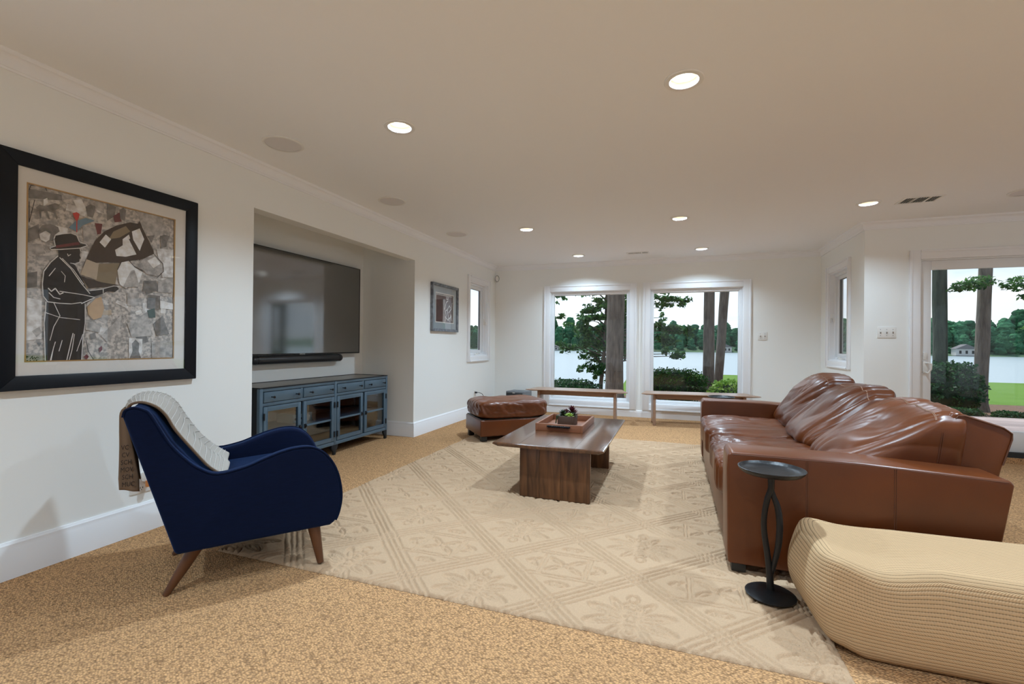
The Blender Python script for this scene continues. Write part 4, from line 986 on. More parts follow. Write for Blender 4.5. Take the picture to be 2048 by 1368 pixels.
# =================================================================== COFFEE TABLE
ct = thing('coffee_table', 'low walnut coffee table of wide boards on two plank legs, standing on the rug', 'table', (-.84, 3.80, .0205))
TX0, TX1, TY0, TY1 = -.402, .402, -.695, .70
nb_ = 4
for k in range(nb_):
    a, b = TX0 + (TX1 - TX0) * k / nb_, TX0 + (TX1 - TX0) * (k + 1) / nb_
    # profile across the board; outer boards carry the rounded, undercut edge
    le, re_ = (k == 0), (k == nb_ - 1)
    def sec(y_in):
        pr = []
        pr += [(a + (.040 if le else .0006), .360), (b - (.040 if re_ else .0006), .360)]
        if re_: pr += [(b - .010, .370), (b - .001, .376), (b - .002, .384), (b - .010, .3885)]
        else: pr += [(b - .0006, .3885)]
        if le: pr += [(a + .010, .3885), (a + .002, .384), (a + .001, .376), (a + .010, .370)]
        else: pr += [(a + .0006, .3885)]
        return pr
    p = sec(0); m_ = len(p); mb = MB(); vs = []
    ends = [(TY0 + .010, 0.0), (TY1 - .010, 0.0)]
    for yv in (TY0, TY0 + .006, TY1 - .006, TY1):
        for (px_, pz_) in p:
            zc = .376
            if yv in (TY0, TY1): vs.append((px_, yv, zc + (pz_ - zc) * .55))
            else: vs.append((px_, yv, pz_))
    fs = []
    for r in range(3):
        for i in range(m_): fs.append((r * m_ + i, r * m_ + (i + 1) % m_, (r + 1) * m_ + (i + 1) % m_, (r + 1) * m_ + i))
    fs += [tuple(range(m_))[::-1], tuple(range(3 * m_, 4 * m_))]
    mb.add(vs, fs).build('top_board', WALNUTT, ct, angle=40)
for Yc in (-.622, .345):
    xs = [-.214, -.065, .088, .298]
    for a, b in zip(xs[:-1], xs[1:]):
        MB().box(a + .0004, b - .0004, Yc, Yc + .030, 0, .361).build('leg_board', WALNUT, ct, bevel=.0015)
MB().box(-.08, .16, -.592, .345, .300, .358).build('under_rail', WALNUT, ct, bevel=.002)

tr = thing('serving_tray', 'reddish wooden serving tray with dark twisted handles on the coffee table', 'tray', (-.885, 3.945, .4092))
TW, TD = .188, .272
MB().box(-TW, TW, -TD, TD, 0, .009).build('base', TRAYW, tr, smooth=False)
for s in (-1, 1):
    MB().box(s * TW - .009, s * TW + .009, -TD - .009, TD + .009, 0, .058).build('long_side', TRAYW, tr, bevel=.002)
    MB().box(-TW + .009, TW - .009, s * TD - .009, s * TD + .009, 0, .058).build('short_side', TRAYW, tr, bevel=.002)
    hp = MB()
    yb = s * (TD + .009)
    for ph in (0, PI):
        hp.tube([(-.085 + .17 * i / 40, yb + s * (.014 + .005 * math.cos(i * .9 + ph)), .040 + .005 * math.sin(i * .9 + ph)) for i in range(41)], .0052, 7)
    for e_ in (-.088, .088): hp.lathe([(.002, -.007), (.010, -.006), (.010, .006), (.002, .007)], (e_, yb + s * .008, .041), 10)
    hp.build('handle', IRON, tr, angle=60)

pl = thing('succulent_planter', 'small dark wooden box planter of succulents in the serving tray', 'planter', (-.872, 3.94, .4184))
PW, PD, PH = .066, .10, .090
ring(lambda a, d, z: (a, z, d), -PW, PW, -PD, PD, .009, 0, PH).build('planter_box', PLANTERW, pl, bevel=.002)
MB().box(-PW + .008, PW - .008, -PD + .008, PD - .008, .001, PH - .015).build('soil', SOIL, pl, smooth=False)
def rosette(name, c, mtl, nl, ln, wd, tilt0, tilt1, rng, up=0.0):
    mb = MB()
    for k in range(nl):
        a = k * 2.39996; f = k / nl
        el = tilt0 + (tilt1 - tilt0) * f + rng.uniform(-.08, .08); l = ln * (1 - .45 * f) * rng.uniform(.9, 1.1)
        dr = Vector((math.cos(a) * math.cos(el), math.sin(a) * math.cos(el), math.sin(el))); sd_ = Vector((-math.sin(a), math.cos(a), 0)); nm = dr.cross(sd_)
        b0 = Vector(c) + Vector((0, 0, up * f))
        rows = []
        for t, w in ((0, .45), (.3, .9), (.6, 1.0), (.85, .6), (1.0, .02)):
            p = b0 + dr * l * t - nm * (.10 * l * (t * t)); ww = wd * w
            rows.append([p - sd_ * ww, p + nm * (-ww * .55), p + sd_ * ww, p + nm * (ww * .35)])
        mb.grid(rows, closed=True)
    return mb.build(name, mtl, pl, angle=60)
rg = random.Random(11)
rosette('lime_rosette', (.026, -.055, .088), LIME, 26, .046, .013, .1, 1.4, rg)
rosette('burgundy_rosette', (.030, .035, .085), BURG, 30, .075, .010, .25, 1.45, rg, .045)
rosette('dark_rosette', (-.035, -.03, .086), DKLEAF, 28, .058, .008, .0, 1.3, rg, .02)
rosette('burgundy_rosette', (-.028, .05, .085), BURG, 22, .055, .009, .1, 1.4, rg, .02)
rosette('dark_rosette', (.048, -.01, .085), DKLEAF, 22, .046, .007, -.1, 1.3, rg, .01)
tm = MB()
for k in range(9):
    a = -2.0 + rg.uniform(-.6, .6); p0 = Vector((-.045, -.085, .09)); 
    tm.tube([p0, p0 + Vector((-.015 - rg.uniform(0, .02), -.018, .0)), p0 + Vector((-.022 - rg.uniform(0, .015), -.024, -.03 - rg.uniform(0, .035)))], [.004, .0045, .002], 5)
tm.build('trailing_stem', DKLEAF, pl)

# =================================================================== LEATHER SHAPES
def pillow(dx, dy, dz, ex=5.0, n=22, fold=None, sag=None):
    """rounded box with soft faces; fold(p)->offset along the normal"""
    bm = bmesh.new()
    idx = {}
    faces = []
    def vert(p):
        k = tuple(round(c, 5) for c in p)
        if k not in idx: idx[k] = bm.verts.new(p)
        return idx[k]
    for ax in range(3):
        for sg in (-1, 1):
            for i in range(n):
                for j in range(n):
                    q = []
                    for (a, b) in ((i, j), (i + 1, j), (i + 1, j + 1), (i, j + 1)):
                        c = [0, 0, 0]; c[ax] = sg
                        c[(ax + 1) % 3] = math.sin((a / n - .5) * PI) if False else (a / n * 2 - 1); c[(ax + 2) % 3] = (b / n * 2 - 1)
                        q.append(vert(c))
                    if sg < 0: q = q[::-1]
                    bm.faces.new(q)
    for v in bm.verts:
        p = v.co.copy()
        e = (abs(p.x) ** ex + abs(p.y) ** ex + abs(p.z) ** ex) ** (1 / ex)
        p = p / e
        v.co = Vector((p.x * dx, p.y * dy, p.z * dz))
    bm.normal_update()
    if sag:
        for v in bm.verts: v.co += Vector(sag(v.co.x / dx, v.co.y / dy, v.co.z / dz))
        bm.normal_update()
    if fold:
        offs = [(v, v.normal * fold(v.co.copy(), v.normal.copy())) for v in bm.verts]
        for v, o in offs: v.co += o
    return bm
def bm_obj(name, bm, m, parent=None, matrix=None, angle=180):
    me = bpy.data.meshes.new(name); bmesh.ops.recalc_face_normals(bm, faces=bm.faces); bm.to_mesh(me); bm.free(); me.materials.append(m)
    me.polygons.foreach_set('use_smooth', [True] * len(me.polygons))
    if angle < 180: me.set_sharp_from_angle(angle=math.radians(angle))
    o = bpy.data.objects.new(name, me); COL.objects.link(o)
    if parent: o.parent = parent
    if matrix is not None: o.matrix_local = matrix
    return o
def ridged(p, k=1.0): return (1 - abs(noise.noise(p)) * 2.2)

def seam_loop(pts, r=.004): return MB().tube(pts, r, 6)

# ---- ottoman
ot = thing('leather_ottoman', 'brown leather ottoman with a puffy wrinkled top, beside the left wall', 'ottoman', (-2.03, 4.727, .0205), math.radians(41.5))
OL, OD = .86, .585
bm_ = MB().box(0, OL, 0, OD, .055, .238).build('base', LEATHER, ot, bevel=.014, seg=3)
def of(p, nrm):
    side = 1 - abs(nrm.z)
    w = abs(noise.noise(Vector((p.x * 8 + p.z * 5, p.y * 10 + p.z * 6, p.z * 2)))) ** .75
    w2 = abs(noise.noise(Vector((p.x * 19 + p.z * 9, p.y * 21 - p.z * 9, p.z * 2 + 4)))) ** .75
    return side * (.030 * (w - .3) + .016 * (w2 - .3)) + .007 * noise.noise(Vector((p.x * 5, p.y * 5, 3))) + (1 - side) * .010 * (abs(noise.noise(Vector((p.x * 6, p.y * 12, 1)))) - .2)
cu = bm_obj('cushion', pillow(OL / 2 + .012, OD / 2 + .012, .106, 5.5, 48, of, lambda x, y, z: (0, 0, (.006 * (1 - x * x) * (1 - y * y)) if z > 0 else 0)), LEATHER, ot, Matrix.Translation((OL / 2, OD / 2, .345)))
MB().box(.015, OL - .015, .015, OD - .015, .236, .246).build('shadow_gap', FOOT, ot, smooth=False)
for xx in (.02, OL - .085):
    for yy in (.02, OD - .085): MB().box(xx, xx + .065, yy, yy + .065, .0 if yy < .1 else -.0205, .056).build('foot', FOOT, ot, bevel=.003)
zz = .350 + .060
sp_ = [(x, y, zz) for x, y in ((.03, -.014), (OL - .03, -.014))]

# ---- sofa
SF = (0.25, 2.48, 0.0205)
sf = thing('leather_sofa', 'long brown leather sofa with three slouching back cushions, on the right of the rug', 'sofa', SF)
SL, SD = 2.47, 1.03           # length along y, depth along x
AW = .215
def slant(x, y, z): return (x + max(0, (x - .9)) / .13 * (z - .04) * .19 * .9, y, z - .030 * max(0, x - .55) * (z > .5))
arm_prof = [(.004, .040), (.0, .10), (-.004, .50), (.0, .568), (.016, .584), (.55, .580), (1.065, .553), (1.078, .535), (1.000, .040)]
def arm(name, y0, y1):
    return MB().prism(arm_prof, 'Y', y0, y1).build(name, LEATHER, sf, bevel=.016, seg=3, angle=28)
a1 = arm('arm', 0, AW); a2 = arm('arm', SL - AW, SL)
sm_ = MB()
for xx in (.335, .672):
    sm_.tube([(xx - .003, -.0005, .045), (xx - .003, -.0005, .565)], .0016, 5).tube([(xx + .004, -.0005, .045), (xx + .004, -.0005, .565)], .0016, 5)
sm_.tube([(.02, -.0005, .572), (.55, -.0005, .570), (1.055, -.0005, .545)], .0018, 5)
sm_.build('seam', SEAM, a1)
MB().box(.012, .95, AW - .005, SL - AW + .005, .042, .262).build('base_rail', LEATHER, sf, bevel=.01)
back_prof = [(.88, .05), (.92, .50), (.955, .76), (.975, .795), (1.0, .80), (1.165, .742), (1.196, .718), (1.196, .69), (1.155, .55), (1.06, .05)]
bk = MB().prism(back_prof, 'Y', .232, SL - .232).build('back', LEATHER, sf, bevel=.016, seg=3, angle=25)
MB().tube([(p[0], .2305, p[1]) for p in [(.94, .62), (.975, .75), (.995, .785), (1.02, .786), (1.16, .738), (1.188, .715), (1.188, .69), (1.156, .57)]], .003, 6).build('seam', SEAM, bk)
for xx in (.02, .93):
    for yy in (.012, SL - .075): MB().box(xx, xx + .065, yy, yy + .063, 0 if xx < .5 else -.0205, .044).build('foot', FOOT, sf, bevel=.003)
# seat cushions with folds that run from the front edge to the back
def crease(p, pw=.7): return abs(noise.noise(p)) ** pw          # sharp valleys, round ridges
def seat_fold(seed):
    def f(p, nrm):
        top = max(0, nrm.z); fr = max(0, -nrm.x)
        wv = noise.noise(Vector((p.x * 2.2, p.y * 2.2, seed))) * .9
        r1 = crease(Vector((p.x * 1.5 + wv, p.y * 11 + wv * 2.5 + p.x * 2, seed * 3.1))); r2 = crease(Vector((p.x * 3 + wv * 2, p.y * 21 + wv * 4, seed * 7.7)))
        amp = .55 + .45 * max(0, min(1, (.30 - p.x) * 2))
        return (top + fr * .8) * amp * (.032 * (r1 - .35) + .018 * (r2 - .35)) + .006 * noise.noise(Vector((p.x * 4, p.y * 4, seed)))
    return f
SW = (SL - 2 * AW) / 2
for k in range(2):
    yc = AW + SW * (k + .5)
    sg = (lambda x, y, z: (0, 0, (.026 * (1 - .6 * x * x) * (1 - y ** 4) - .014 * math.exp(-((x - .1) ** 2 + y * y) * 3)) if z > 0 else 0))
    bm_obj('seat_cushion', pillow(.415, SW / 2 + .002, .100, 6, 56, seat_fold(1.3 + k * 2.7), sg), LEATHER, sf, Matrix.Translation((.400, yc, .348)))
# back cushions: boxed, front face leaning back, bulging and creased
from mathutils.bvhtree import BVHTree
BW = (SL - 2 * AW) / 3
def back_cushion(k, y0, y1, zt, x0, x1, seed):
    yc, hw = (y0 + y1) / 2, (y1 - y0) / 2
    zb, zt_ = .432, zt
    def place(v):
        px_, py_, pz_ = v
        zz = zb + (pz_ + 1) / 2 * (zt_ - zb); f = (pz_ + 1) / 2
        xf = x0 + (x1 - x0) * f; xb = 1.02 + .025 * f
        x = xf + (xb - xf) * (px_ + 1) / 2
        bulge = (1 - py_ ** 4) * (1 - pz_ ** 4)
        if px_ < 0: x += px_ * .050 * bulge; zz += -px_ * .025 * bulge
        zz += .016 * (1 - py_ * py_) * max(0, pz_) ** 3 - .022 * abs(py_) ** 5 * max(0, pz_)
        return Vector((x, yc + py_ * hw, zz))
    def fold(p, nrm):
        front = max(0, -nrm.x * .9 + nrm.z * .2); s_ = .25 + .75 * min(1, front)
        y, z = p.y - yc, p.z - .65
        wv = noise.noise(Vector((y * 2.6, z * 2.6, seed)))
        q = y * .55 + z * .45; d = z * .9 - y * .6
        up = max(0, min(1, (z + .02) / .2))
        r1 = crease(Vector((q * 9 + wv * 1.6, d * 1.6 + wv * .6, seed)), .8); r2 = crease(Vector((q * 19 + wv * 3, d * 2.4, seed * 2.3)), .8)
        r3 = noise.noise(Vector((y * 4, z * 4 + 2, seed * 1.7))); r4 = crease(Vector((y * 24 + wv * 3, z * 4, seed * 1.9)), .8)
        return s_ * (.046 * (r1 - .33) + .018 * (r2 - .33)) + .014 * r3 * s_ + up * .010 * (r4 - .33)
    bm = pillow(1, 1, 1, 6.5, 60)
    for v in bm.verts: v.co = place(v.co)
    bmesh.ops.recalc_face_normals(bm, faces=bm.faces); bm.normal_update()
    offs = [(v, v.normal * fold(v.co.copy(), v.normal.copy())) for v in bm.verts]
    for v, o_ in offs: v.co += o_
    ob = bm_obj('back_cushion', bm, LEATHER, sf)
    me = ob.data; bv = BVHTree.FromPolygons([v.co for v in me.vertices], [p.vertices for p in me.polygons])
    cen = Vector((.86, yc, .60))
    def on(p, out):
        h = bv.ray_cast(Vector(p), (cen - Vector(p)).normalized())
        if h[0] is None: h = bv.find_nearest(Vector(p))
        n_ = h[1] if h[1].dot(Vector(p) - cen) > 0 else -h[1]
        return h[0] + n_ * out
    def line(P, out):          # a smooth run of thread lying on the leather
        Q = [on(p, out) for p in P]
        for _ in range(2): Q = [Q[0]] + [(Q[i - 1] + Q[i] * 2 + Q[i + 1]) / 4 for i in range(1, len(Q) - 1)] + [Q[-1]]
        return [q + (q - cen).normalized() * .0012 for q in Q]
    zs = zt - .045
    for dz in (-.005, .005):
        st = []
        for q in range(0, 71):
            yq = yc + hw * (q / 35 - 1) * .94; xq = x0 + (x1 - x0) * .93
            d_ = Vector((xq, yq, zs + dz)) - Vector((cen.x, yq, cen.z))
            o_ = Vector((cen.x, yq, cen.z)); h = bv.ray_cast(o_ + d_ * 3, -d_.normalized())
            if h[0] is not None: st.append(h[0] + d_.normalized() * .0005)
        for _ in range(2): st = [st[0]] + [(st[i - 1] + st[i] * 2 + st[i + 1]) / 4 for i in range(1, len(st) - 1)] + [st[-1]]
        MB().tube([q + Vector((-.0010, 0, .0010)) for q in st], .0013, 5).build('stitching', STITCH, ob)
    for sx in (-.006, .006):
        MB().tube(line([(.94 + sx + .03 * q / 30, yc - hw - .25, .50 + .28 * q / 30) for q in range(0, 31)], .0004), .0012, 5).build('seam', SEAM, ob)
Y0_ = AW - .012
back_cushion(0, Y0_, Y0_ + BW + .03, .808, .490, .945, 5.1)
back_cushion(1, Y0_ + BW + .028, Y0_ + 2 * BW + .03, .836, .505, .915, 8.4)
back_cushion(2, Y0_ + 2 * BW + .030, Y0_ + 3 * BW + .02, .868, .560, .880, 11.9)

# =================================================================== PEDESTAL SIDE TABLES
def pedestal(label, x, y, z0=.0205, rz=0):
    t = thing('pedestal_table', label, 'side table', (x, y, z0), rz, 'black pedestal tables')
    MB().lathe([(.001, 0), (.085, 0), (.099, .006), (.101, .012), (.090, .018), (.05, .024), (.014, .030), (.001, .030)], n=40, cap=False).build('base', IRON, t, angle=60)
    MB().lathe([(.001, .532), (.06, .533), (.118, .543), (.131, .556), (.134, .564), (.129, .5655), (.122, .558), (.112, .550), (.06, .546), (.001, .546)], n=48, cap=False).build('tray_top', IRON, t, angle=60)
    s1 = [(0, 0, .028), (-.004, 0, .10), (-.012, .004, .18), (-.024, .008, .27), (-.026, .006, .34), (-.016, 0, .42), (-.002, -.003, .47), (0, 0, .51), (0, 0, .534)]
    s2 = [(.004, 0, .10), (.014, -.004, .15), (.028, -.008, .23), (.033, -.006, .32), (.026, 0, .39), (.010, .003, .44), (.002, 0, .47)]
    MB().tube(smooth_open(s1, 5), [.014 - .003 * math.sin(PI * i / 40) for i in range(41)], 12, flat=1.1).build('stem', IRON, t, angle=60)
    MB().tube(smooth_open(s2, 5), [.007 + .0045 * math.sin(PI * i / 30) for i in range(31)], 12, flat=1.2).build('split_stem', IRON, t, angle=60)
    return t
pedestal('black iron pedestal side table with round tray top before the near sofa arm', .406, 2.298)
pedestal('black iron pedestal side table mostly hidden behind the far sofa arm', .470, 5.33, 0.0205, .6)

# =================================================================== POUF
pf = thing('knitted_pouf', 'large rectangular cream knitted pouf at the lower right beside the sofa', 'pouf', (1.075, 2.185, 0))
def pouf_mesh():
    hx, hy = .545, .232
    nu = 200
    P = smooth_open([(.075, .0), (.030, .006), (.006, .040), (.0, .10), (-.004, .17), (.0, .25), (.003, .305), (.010, .332), (.030, .347)], 4)
    top = [(min(hy, .030 + (hy - .030) * t), .347 + .003 * math.sin(t * PI / 2)) for t in [k / 30 for k in range(1, 31)]]
    prof = P + top
    rows = []; uvs = []; arc = 0; prev = None; ntop = len(P) + 2
    for ri, (ins, z) in enumerate(prof):
        if prev is not None: arc += math.hypot(ins - prev[0], z - prev[1])
        prev = (ins, z); row = []; uvr = []; per = 0; last = None
        ax, ay = hx - ins, max(0.0, hy - ins)
        for k in range(nu):
            a = 2 * PI * (k + .5) / nu; e = 2 / 9.0
            c, s_ = math.cos(a), math.sin(a)
            x = ax * math.copysign(abs(c) ** e, c); y = ay * math.copysign(abs(s_) ** e, s_)
            f = max(0, min(1, (z - .12) / .20)); lf = max(0, min(1, (-x / hx - .55) / .45))
            bl = math.exp(-(((x + hx) / .09) ** 2 + ((y - hy) / .09) ** 2)); fl = math.exp(-(((x + hx) / .10) ** 2 + ((y + hy) / .08) ** 2))
            zz = z + f * (.034 * bl + .020 * fl - .024 * math.exp(-(((x + hx - .17) / .10) ** 2 + ((y + hy) / .13) ** 2)) - .022 * math.exp(-(((x + hx - .20) / .14) ** 2 + ((y + .02) / .14) ** 2))
                          + .010 * noise.noise(Vector((x * 3.2, y * 3.2, 2))) + .012 * max(0, x))
            n1 = noise.noise(Vector((x * 3, y * 3, z * 4 + 7))) * .010 * min(1, z / .05)
            y += n1
            # the left end bulges at mid height and pinches in under the front corner
            x -= lf * .060 * math.sin(PI * max(0, min(1, (z - .02) / .34))) * math.exp(-((y - .06) / .20) ** 2)
            y += -.020 * (y < 0) * math.sin(PI * max(0, min(1, z / .33))) * (1 - lf)
            rz_ = .0215 * max(0, min(1, (.66 - (x + 1.075)) / .075)); zz = max(zz, rz_ + z * .75) if zz < .09 else zz      # rests on the corner of the rug
            p = Vector((x, y, zz))
            if last is not None: per += (Vector((x, y, 0)) - last).length
            last = Vector((x, y, 0)); row.append(tuple(p))
            uvr.append((x + 2, 1.0 + y) if ri >= ntop else (per, arc))
        rows.append(row); uvs.append(uvr)
    o = MB().grid(rows, closed=True).build('knit_cover', POUF, pf, recalc=True, angle=180)
    me = o.data; ul = me.uv_layers.new(name='knit')
    flat = [uv for r_ in uvs for uv in r_]
    for poly in me.polygons:
        ids = list(poly.vertices); top_ = all(i // nu >= ntop for i in ids); mixed = (not top_) and any(i // nu >= ntop for i in ids)
        us = [flat[i][0] for i in ids]
        for li, vi in zip(poly.loop_indices, ids):
            u, v = flat[vi]
            if mixed:
                k_ = vi % nu; base = uvs[ntop - 1][k_]; u, v = base[0], base[1] + (.006 if vi // nu >= ntop else 0)
                us2 = [uvs[ntop - 1][i % nu][0] for i in ids]
                if max(us2) - min(us2) > .6 and u < .2: u += max(us2)
            elif not top_ and max(us) - min(us) > .6 and u < .2: u += max(us)
            ul.data[li].uv = (u, v)
    return o
pouf_mesh()

# =================================================================== BENCHES
def bench(label, x0, y0, ln, dp, rz):
    t = thing('window_bench', label, 'bench', (x0, y0, 0), rz, 'benches under the picture windows')
    e = .10
    top = MB()
    lo = [(.02, .012), (ln - .02, .012), (ln - e, dp - .012), (e, dp - .012)]
    mid = [(.0, 0), (ln, 0), (ln - e + .01, dp), (e - .01, dp)]; up = [(.012, .008), (ln - .012, .008), (ln - e, dp - .008), (e, dp - .008)]
    und = [(.08, .06), (ln - .08, .06), (ln - e - .06, dp - .06), (e + .06, dp - .06)]
    vs = [(*p, .424) for p in und] + [(*p, .441) for p in mid] + [(*p, .447) for p in mid] + [(*p, .451) for p in up]
    fs = [(3, 2, 1, 0), (12, 13, 14, 15)]
    for r in range(3):
        for i in range(4): fs.append((r * 4 + i, r * 4 + (i + 1) % 4, (r + 1) * 4 + (i + 1) % 4, (r + 1) * 4 + i))
    top.add(vs, fs).build('bench_top', OAK, t, angle=20)
    for xx in (.165, ln - .165 - .035):
        MB().prism([(.055, 0), (.09, 0), (.10, .03), (dp - .10, .03), (dp - .09, 0), (dp - .055, 0), (dp - .065, .425), (.065, .425)], 'X', xx, xx + .038).build('leg', OAK, t, bevel=.008, seg=3)
    MB().box(.165 + .036, ln - .165 - .036, dp * .3, dp * .3 + .03, .365, .425).build('rail', OAK, t, bevel=.004)
    return t
bench('pale wooden bench in front of the left picture window', -2.085, 6.525, 1.475, .42, math.radians(4.0))
bench('pale wooden bench in front of the right picture window', -.432, 6.640, 1.535, .40, math.radians(8.0))

# =================================================================== SPEAKER BOX IN THE FAR CORNER
sw = thing('subwoofer', 'low black box speaker with a grey rim in the far left corner', 'speaker', (-2.42, 7.22, 0), math.radians(-8))
MB().box(-.17, .17, -.14, .14, .012, .345).build('cabinet', mat('subwoofer_grey', (.16, .17, .18), .5), sw, bevel=.008)
MB().box(-.158, .135, -.148, -.138, .025, .322).build('grille', BLACK, sw, bevel=.003)
MB().box(-.04, .0, -.150, -.147, .318, .330).build('badge', CHROME, sw, smooth=False)
for q in ((-.14, -.11), (.14, -.11), (-.14, .11), (.14, .11)): MB().lathe([(.015, 0), (.018, .013)], (q[0], q[1], 0), 12).build('foot', BLACK, sw)
# =================================================================== OUTSIDE
def smooth01(t): t = np.clip(t, 0, 1); return t * t * (3 - 2 * t)
def ground_z(X, Y):
    X = np.asarray(X, float); Y = np.asarray(Y, float)
    u = X / np.maximum(Y, 4)
    left = 1 - smooth01((u + .135) / .055)
    zr = -.16 - .024 * np.clip(Y - 10.5, 0, 21) - 5.2 * smooth01((Y - 31) / 9)
    zl = -.16 - .125 * np.clip(Y - 10.2, 0, 40)
    z = zr * (1 - left) + np.maximum(zl, -6) * left
    return z
def ground(name, x0, x1, y0, y1, nx, ny, m, lift=0.0):
    X, Y = np.meshgrid(np.linspace(x0, x1, nx), np.linspace(y0, y1, ny))
    Z = ground_z(X, Y) + lift
    i = np.arange(nx * ny).reshape(ny, nx)
    F = np.stack([i[:-1, :-1], i[:-1, 1:], i[1:, 1:], i[1:, :-1]], -1).reshape(-1, 4)
    return np_mesh(name, np.stack([X, Y, Z], -1).reshape(-1, 3), F, m, smooth=True)
g = ground('lawn', -60, 70, 14.6, 46, 160, 90, LAWN); struct(g)
g = ground('garden_bed', -60, 70, YD + .1, 14.7, 140, 50, MULCH, .0); struct(g)
# a ragged edge of mulch over the grass
wat = MB().box(-900, 900, 30, 470, -4.6, -4.2).build('lake', WATER, smooth=False); struct(wat)
X, Y = np.meshgrid(np.linspace(-420, 620, 90), np.linspace(0, 1, 8))
rs = np.random.RandomState(2)
YY = 392 + 10 * np.sin(X * .021) + 60 * Y; ZZ = -4.4 + 9 * Y ** .8 + (Y > .2) * 1.5 * np.sin(X * .05)
i = np.arange(X.size).reshape(X.shape)
struct(np_mesh('far_shore', np.stack([X, YY, ZZ], -1).reshape(-1, 3), np.stack([i[:-1, :-1], i[:-1, 1:], i[1:, 1:], i[1:, :-1]], -1).reshape(-1, 4), FARBANK, smooth=True))

struct(MB().box(XE + .14, 30, -30, YD - .2, -.30, -.14).box(XL - .12, XE + .14, -30, YR - .14, -.30, -.14).box(-30, XL - .12, -30, 2.2, -.30, -.14).build('bounce_patio', BOUNCE_PATIO, smooth=False))  # unseen pale paving, added to bounce daylight onto the ceiling
# ---- deck
dk = thing('wooden_deck', 'pale weathered wooden deck outside the windows and the sliding door', 'deck', (0, 0, -.10))
def deck_boards(x0, x1, y0, y1):
    n = int(round((y1 - y0) / .142)); first = None
    for k in range(n):
        if first is None: o = MB().box(x0, x1, 0, .136, -.03, 0).build('deck_board', DECK, dk, bevel=.004); first = o
        else: o = first.copy(); COL.objects.link(o); o.parent = dk
        o.location = (0, y0 + k * .142, 0)
deck_boards(-6, XR + .2, YF + .16, 9.72)
deck_boards(XR + .26, 11, YD + .16, 10.62)

# ---- leaves
def leaf_cloud(name, clusters, m, size, parent, seed, flat=0.0, shell=0.0):
    """clusters: (x,y,z, rx,ry,rz, count). Each leaf a folded pair of triangles."""
    r = np.random.RandomState(int(seed * 10)); C = []
    for (x, y, z, rx, ry, rz, nn) in clusters:
        d = r.normal(size=(nn, 3)); d /= np.linalg.norm(d, axis=1, keepdims=True)
        rad = r.rand(nn, 1) ** (1 / 3)
        if shell: rad = 1 - shell * r.rand(nn, 1) ** 1.5
        rad *= 1 + .13 * np.sin(d[:, :1] * 9 + seed) * np.cos(d[:, 1:2] * 8) + .08 * np.sin(d[:, 2:3] * 17)
        C.append(np.array([x, y, z]) + d * rad * np.array([rx, ry, rz]))
    C = np.concatenate(C); n = len(C)
    a = r.normal(size=(n, 3)); nrm = r.normal(size=(n, 3)); nrm[:, 2] += flat * 3
    nrm /= np.linalg.norm(nrm, axis=1, keepdims=True)
    a -= nrm * (a * nrm).sum(1, keepdims=True); a /= np.linalg.norm(a, axis=1, keepdims=True)
    b = np.cross(nrm, a); s = size * (.6 + .8 * r.rand(n, 1))
    V = np.stack([C - a * s * .5, C + b * s * .30 + nrm * s * .06, C + a * s * .5, C - b * s * .30 + nrm * s * .06], 1).reshape(-1, 3)
    F = np.arange(n * 4).reshape(n, 4)
    return stuff(np_mesh(name, V, F, m, parent))

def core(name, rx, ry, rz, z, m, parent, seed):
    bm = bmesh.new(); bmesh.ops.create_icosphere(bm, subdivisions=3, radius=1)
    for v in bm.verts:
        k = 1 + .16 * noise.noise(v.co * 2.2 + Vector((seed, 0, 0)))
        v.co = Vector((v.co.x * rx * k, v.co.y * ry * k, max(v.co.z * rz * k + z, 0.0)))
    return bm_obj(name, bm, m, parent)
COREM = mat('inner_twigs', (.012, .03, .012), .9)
def shrub(name, label, x, y, rx, ry, h, m, n, size, seed, group=None, lobes=3):
    z = float(ground_z(x, y)) - .02
    t = thing(name, label, 'shrub', (x, y, z), 0, group)
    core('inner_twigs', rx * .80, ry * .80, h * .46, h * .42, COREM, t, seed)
    r = random.Random(seed); cl = [(0, 0, h * .48, rx * .92, ry * .92, h * .52, int(n * .5))]
    for k in range(lobes):
        a = 2 * PI * k / lobes + r.random()
        cl.append((math.cos(a) * rx * .45, math.sin(a) * ry * .4, h * r.uniform(.50, .58), rx * .55, ry * .55, h * .45, int(n * .5 / lobes)))
    leaf_cloud('leaves', cl, m, size, t, seed, flat=.3, shell=.35)
    return t
shrub('hedge', 'dark green clipped shrub below the left picture window', -2.35, 11.0, 0.72, .55, .56, LEAF_DARK, 5200, .060, 3)
shrub('hedge', 'long dark green hedge behind the right bench, left of the twin trunks', .0, 11.45, .78, .5, .77, LEAF_HEDGE, 8500, .055, 5, lobes=5)
shrub('hedge', 'bright yellow-green shrub at the foot of the twin trunks', 1.10, 10.35, .47, .42, .60, LEAF_LIGHT, 5200, .055, 8, lobes=4)
shrub('round_shrub', 'round dark glossy shrub just outside the sliding door', 5.22, 11.62, .50, .48, 1.05, LEAF_DARK, 9000, .062, 9, lobes=4)
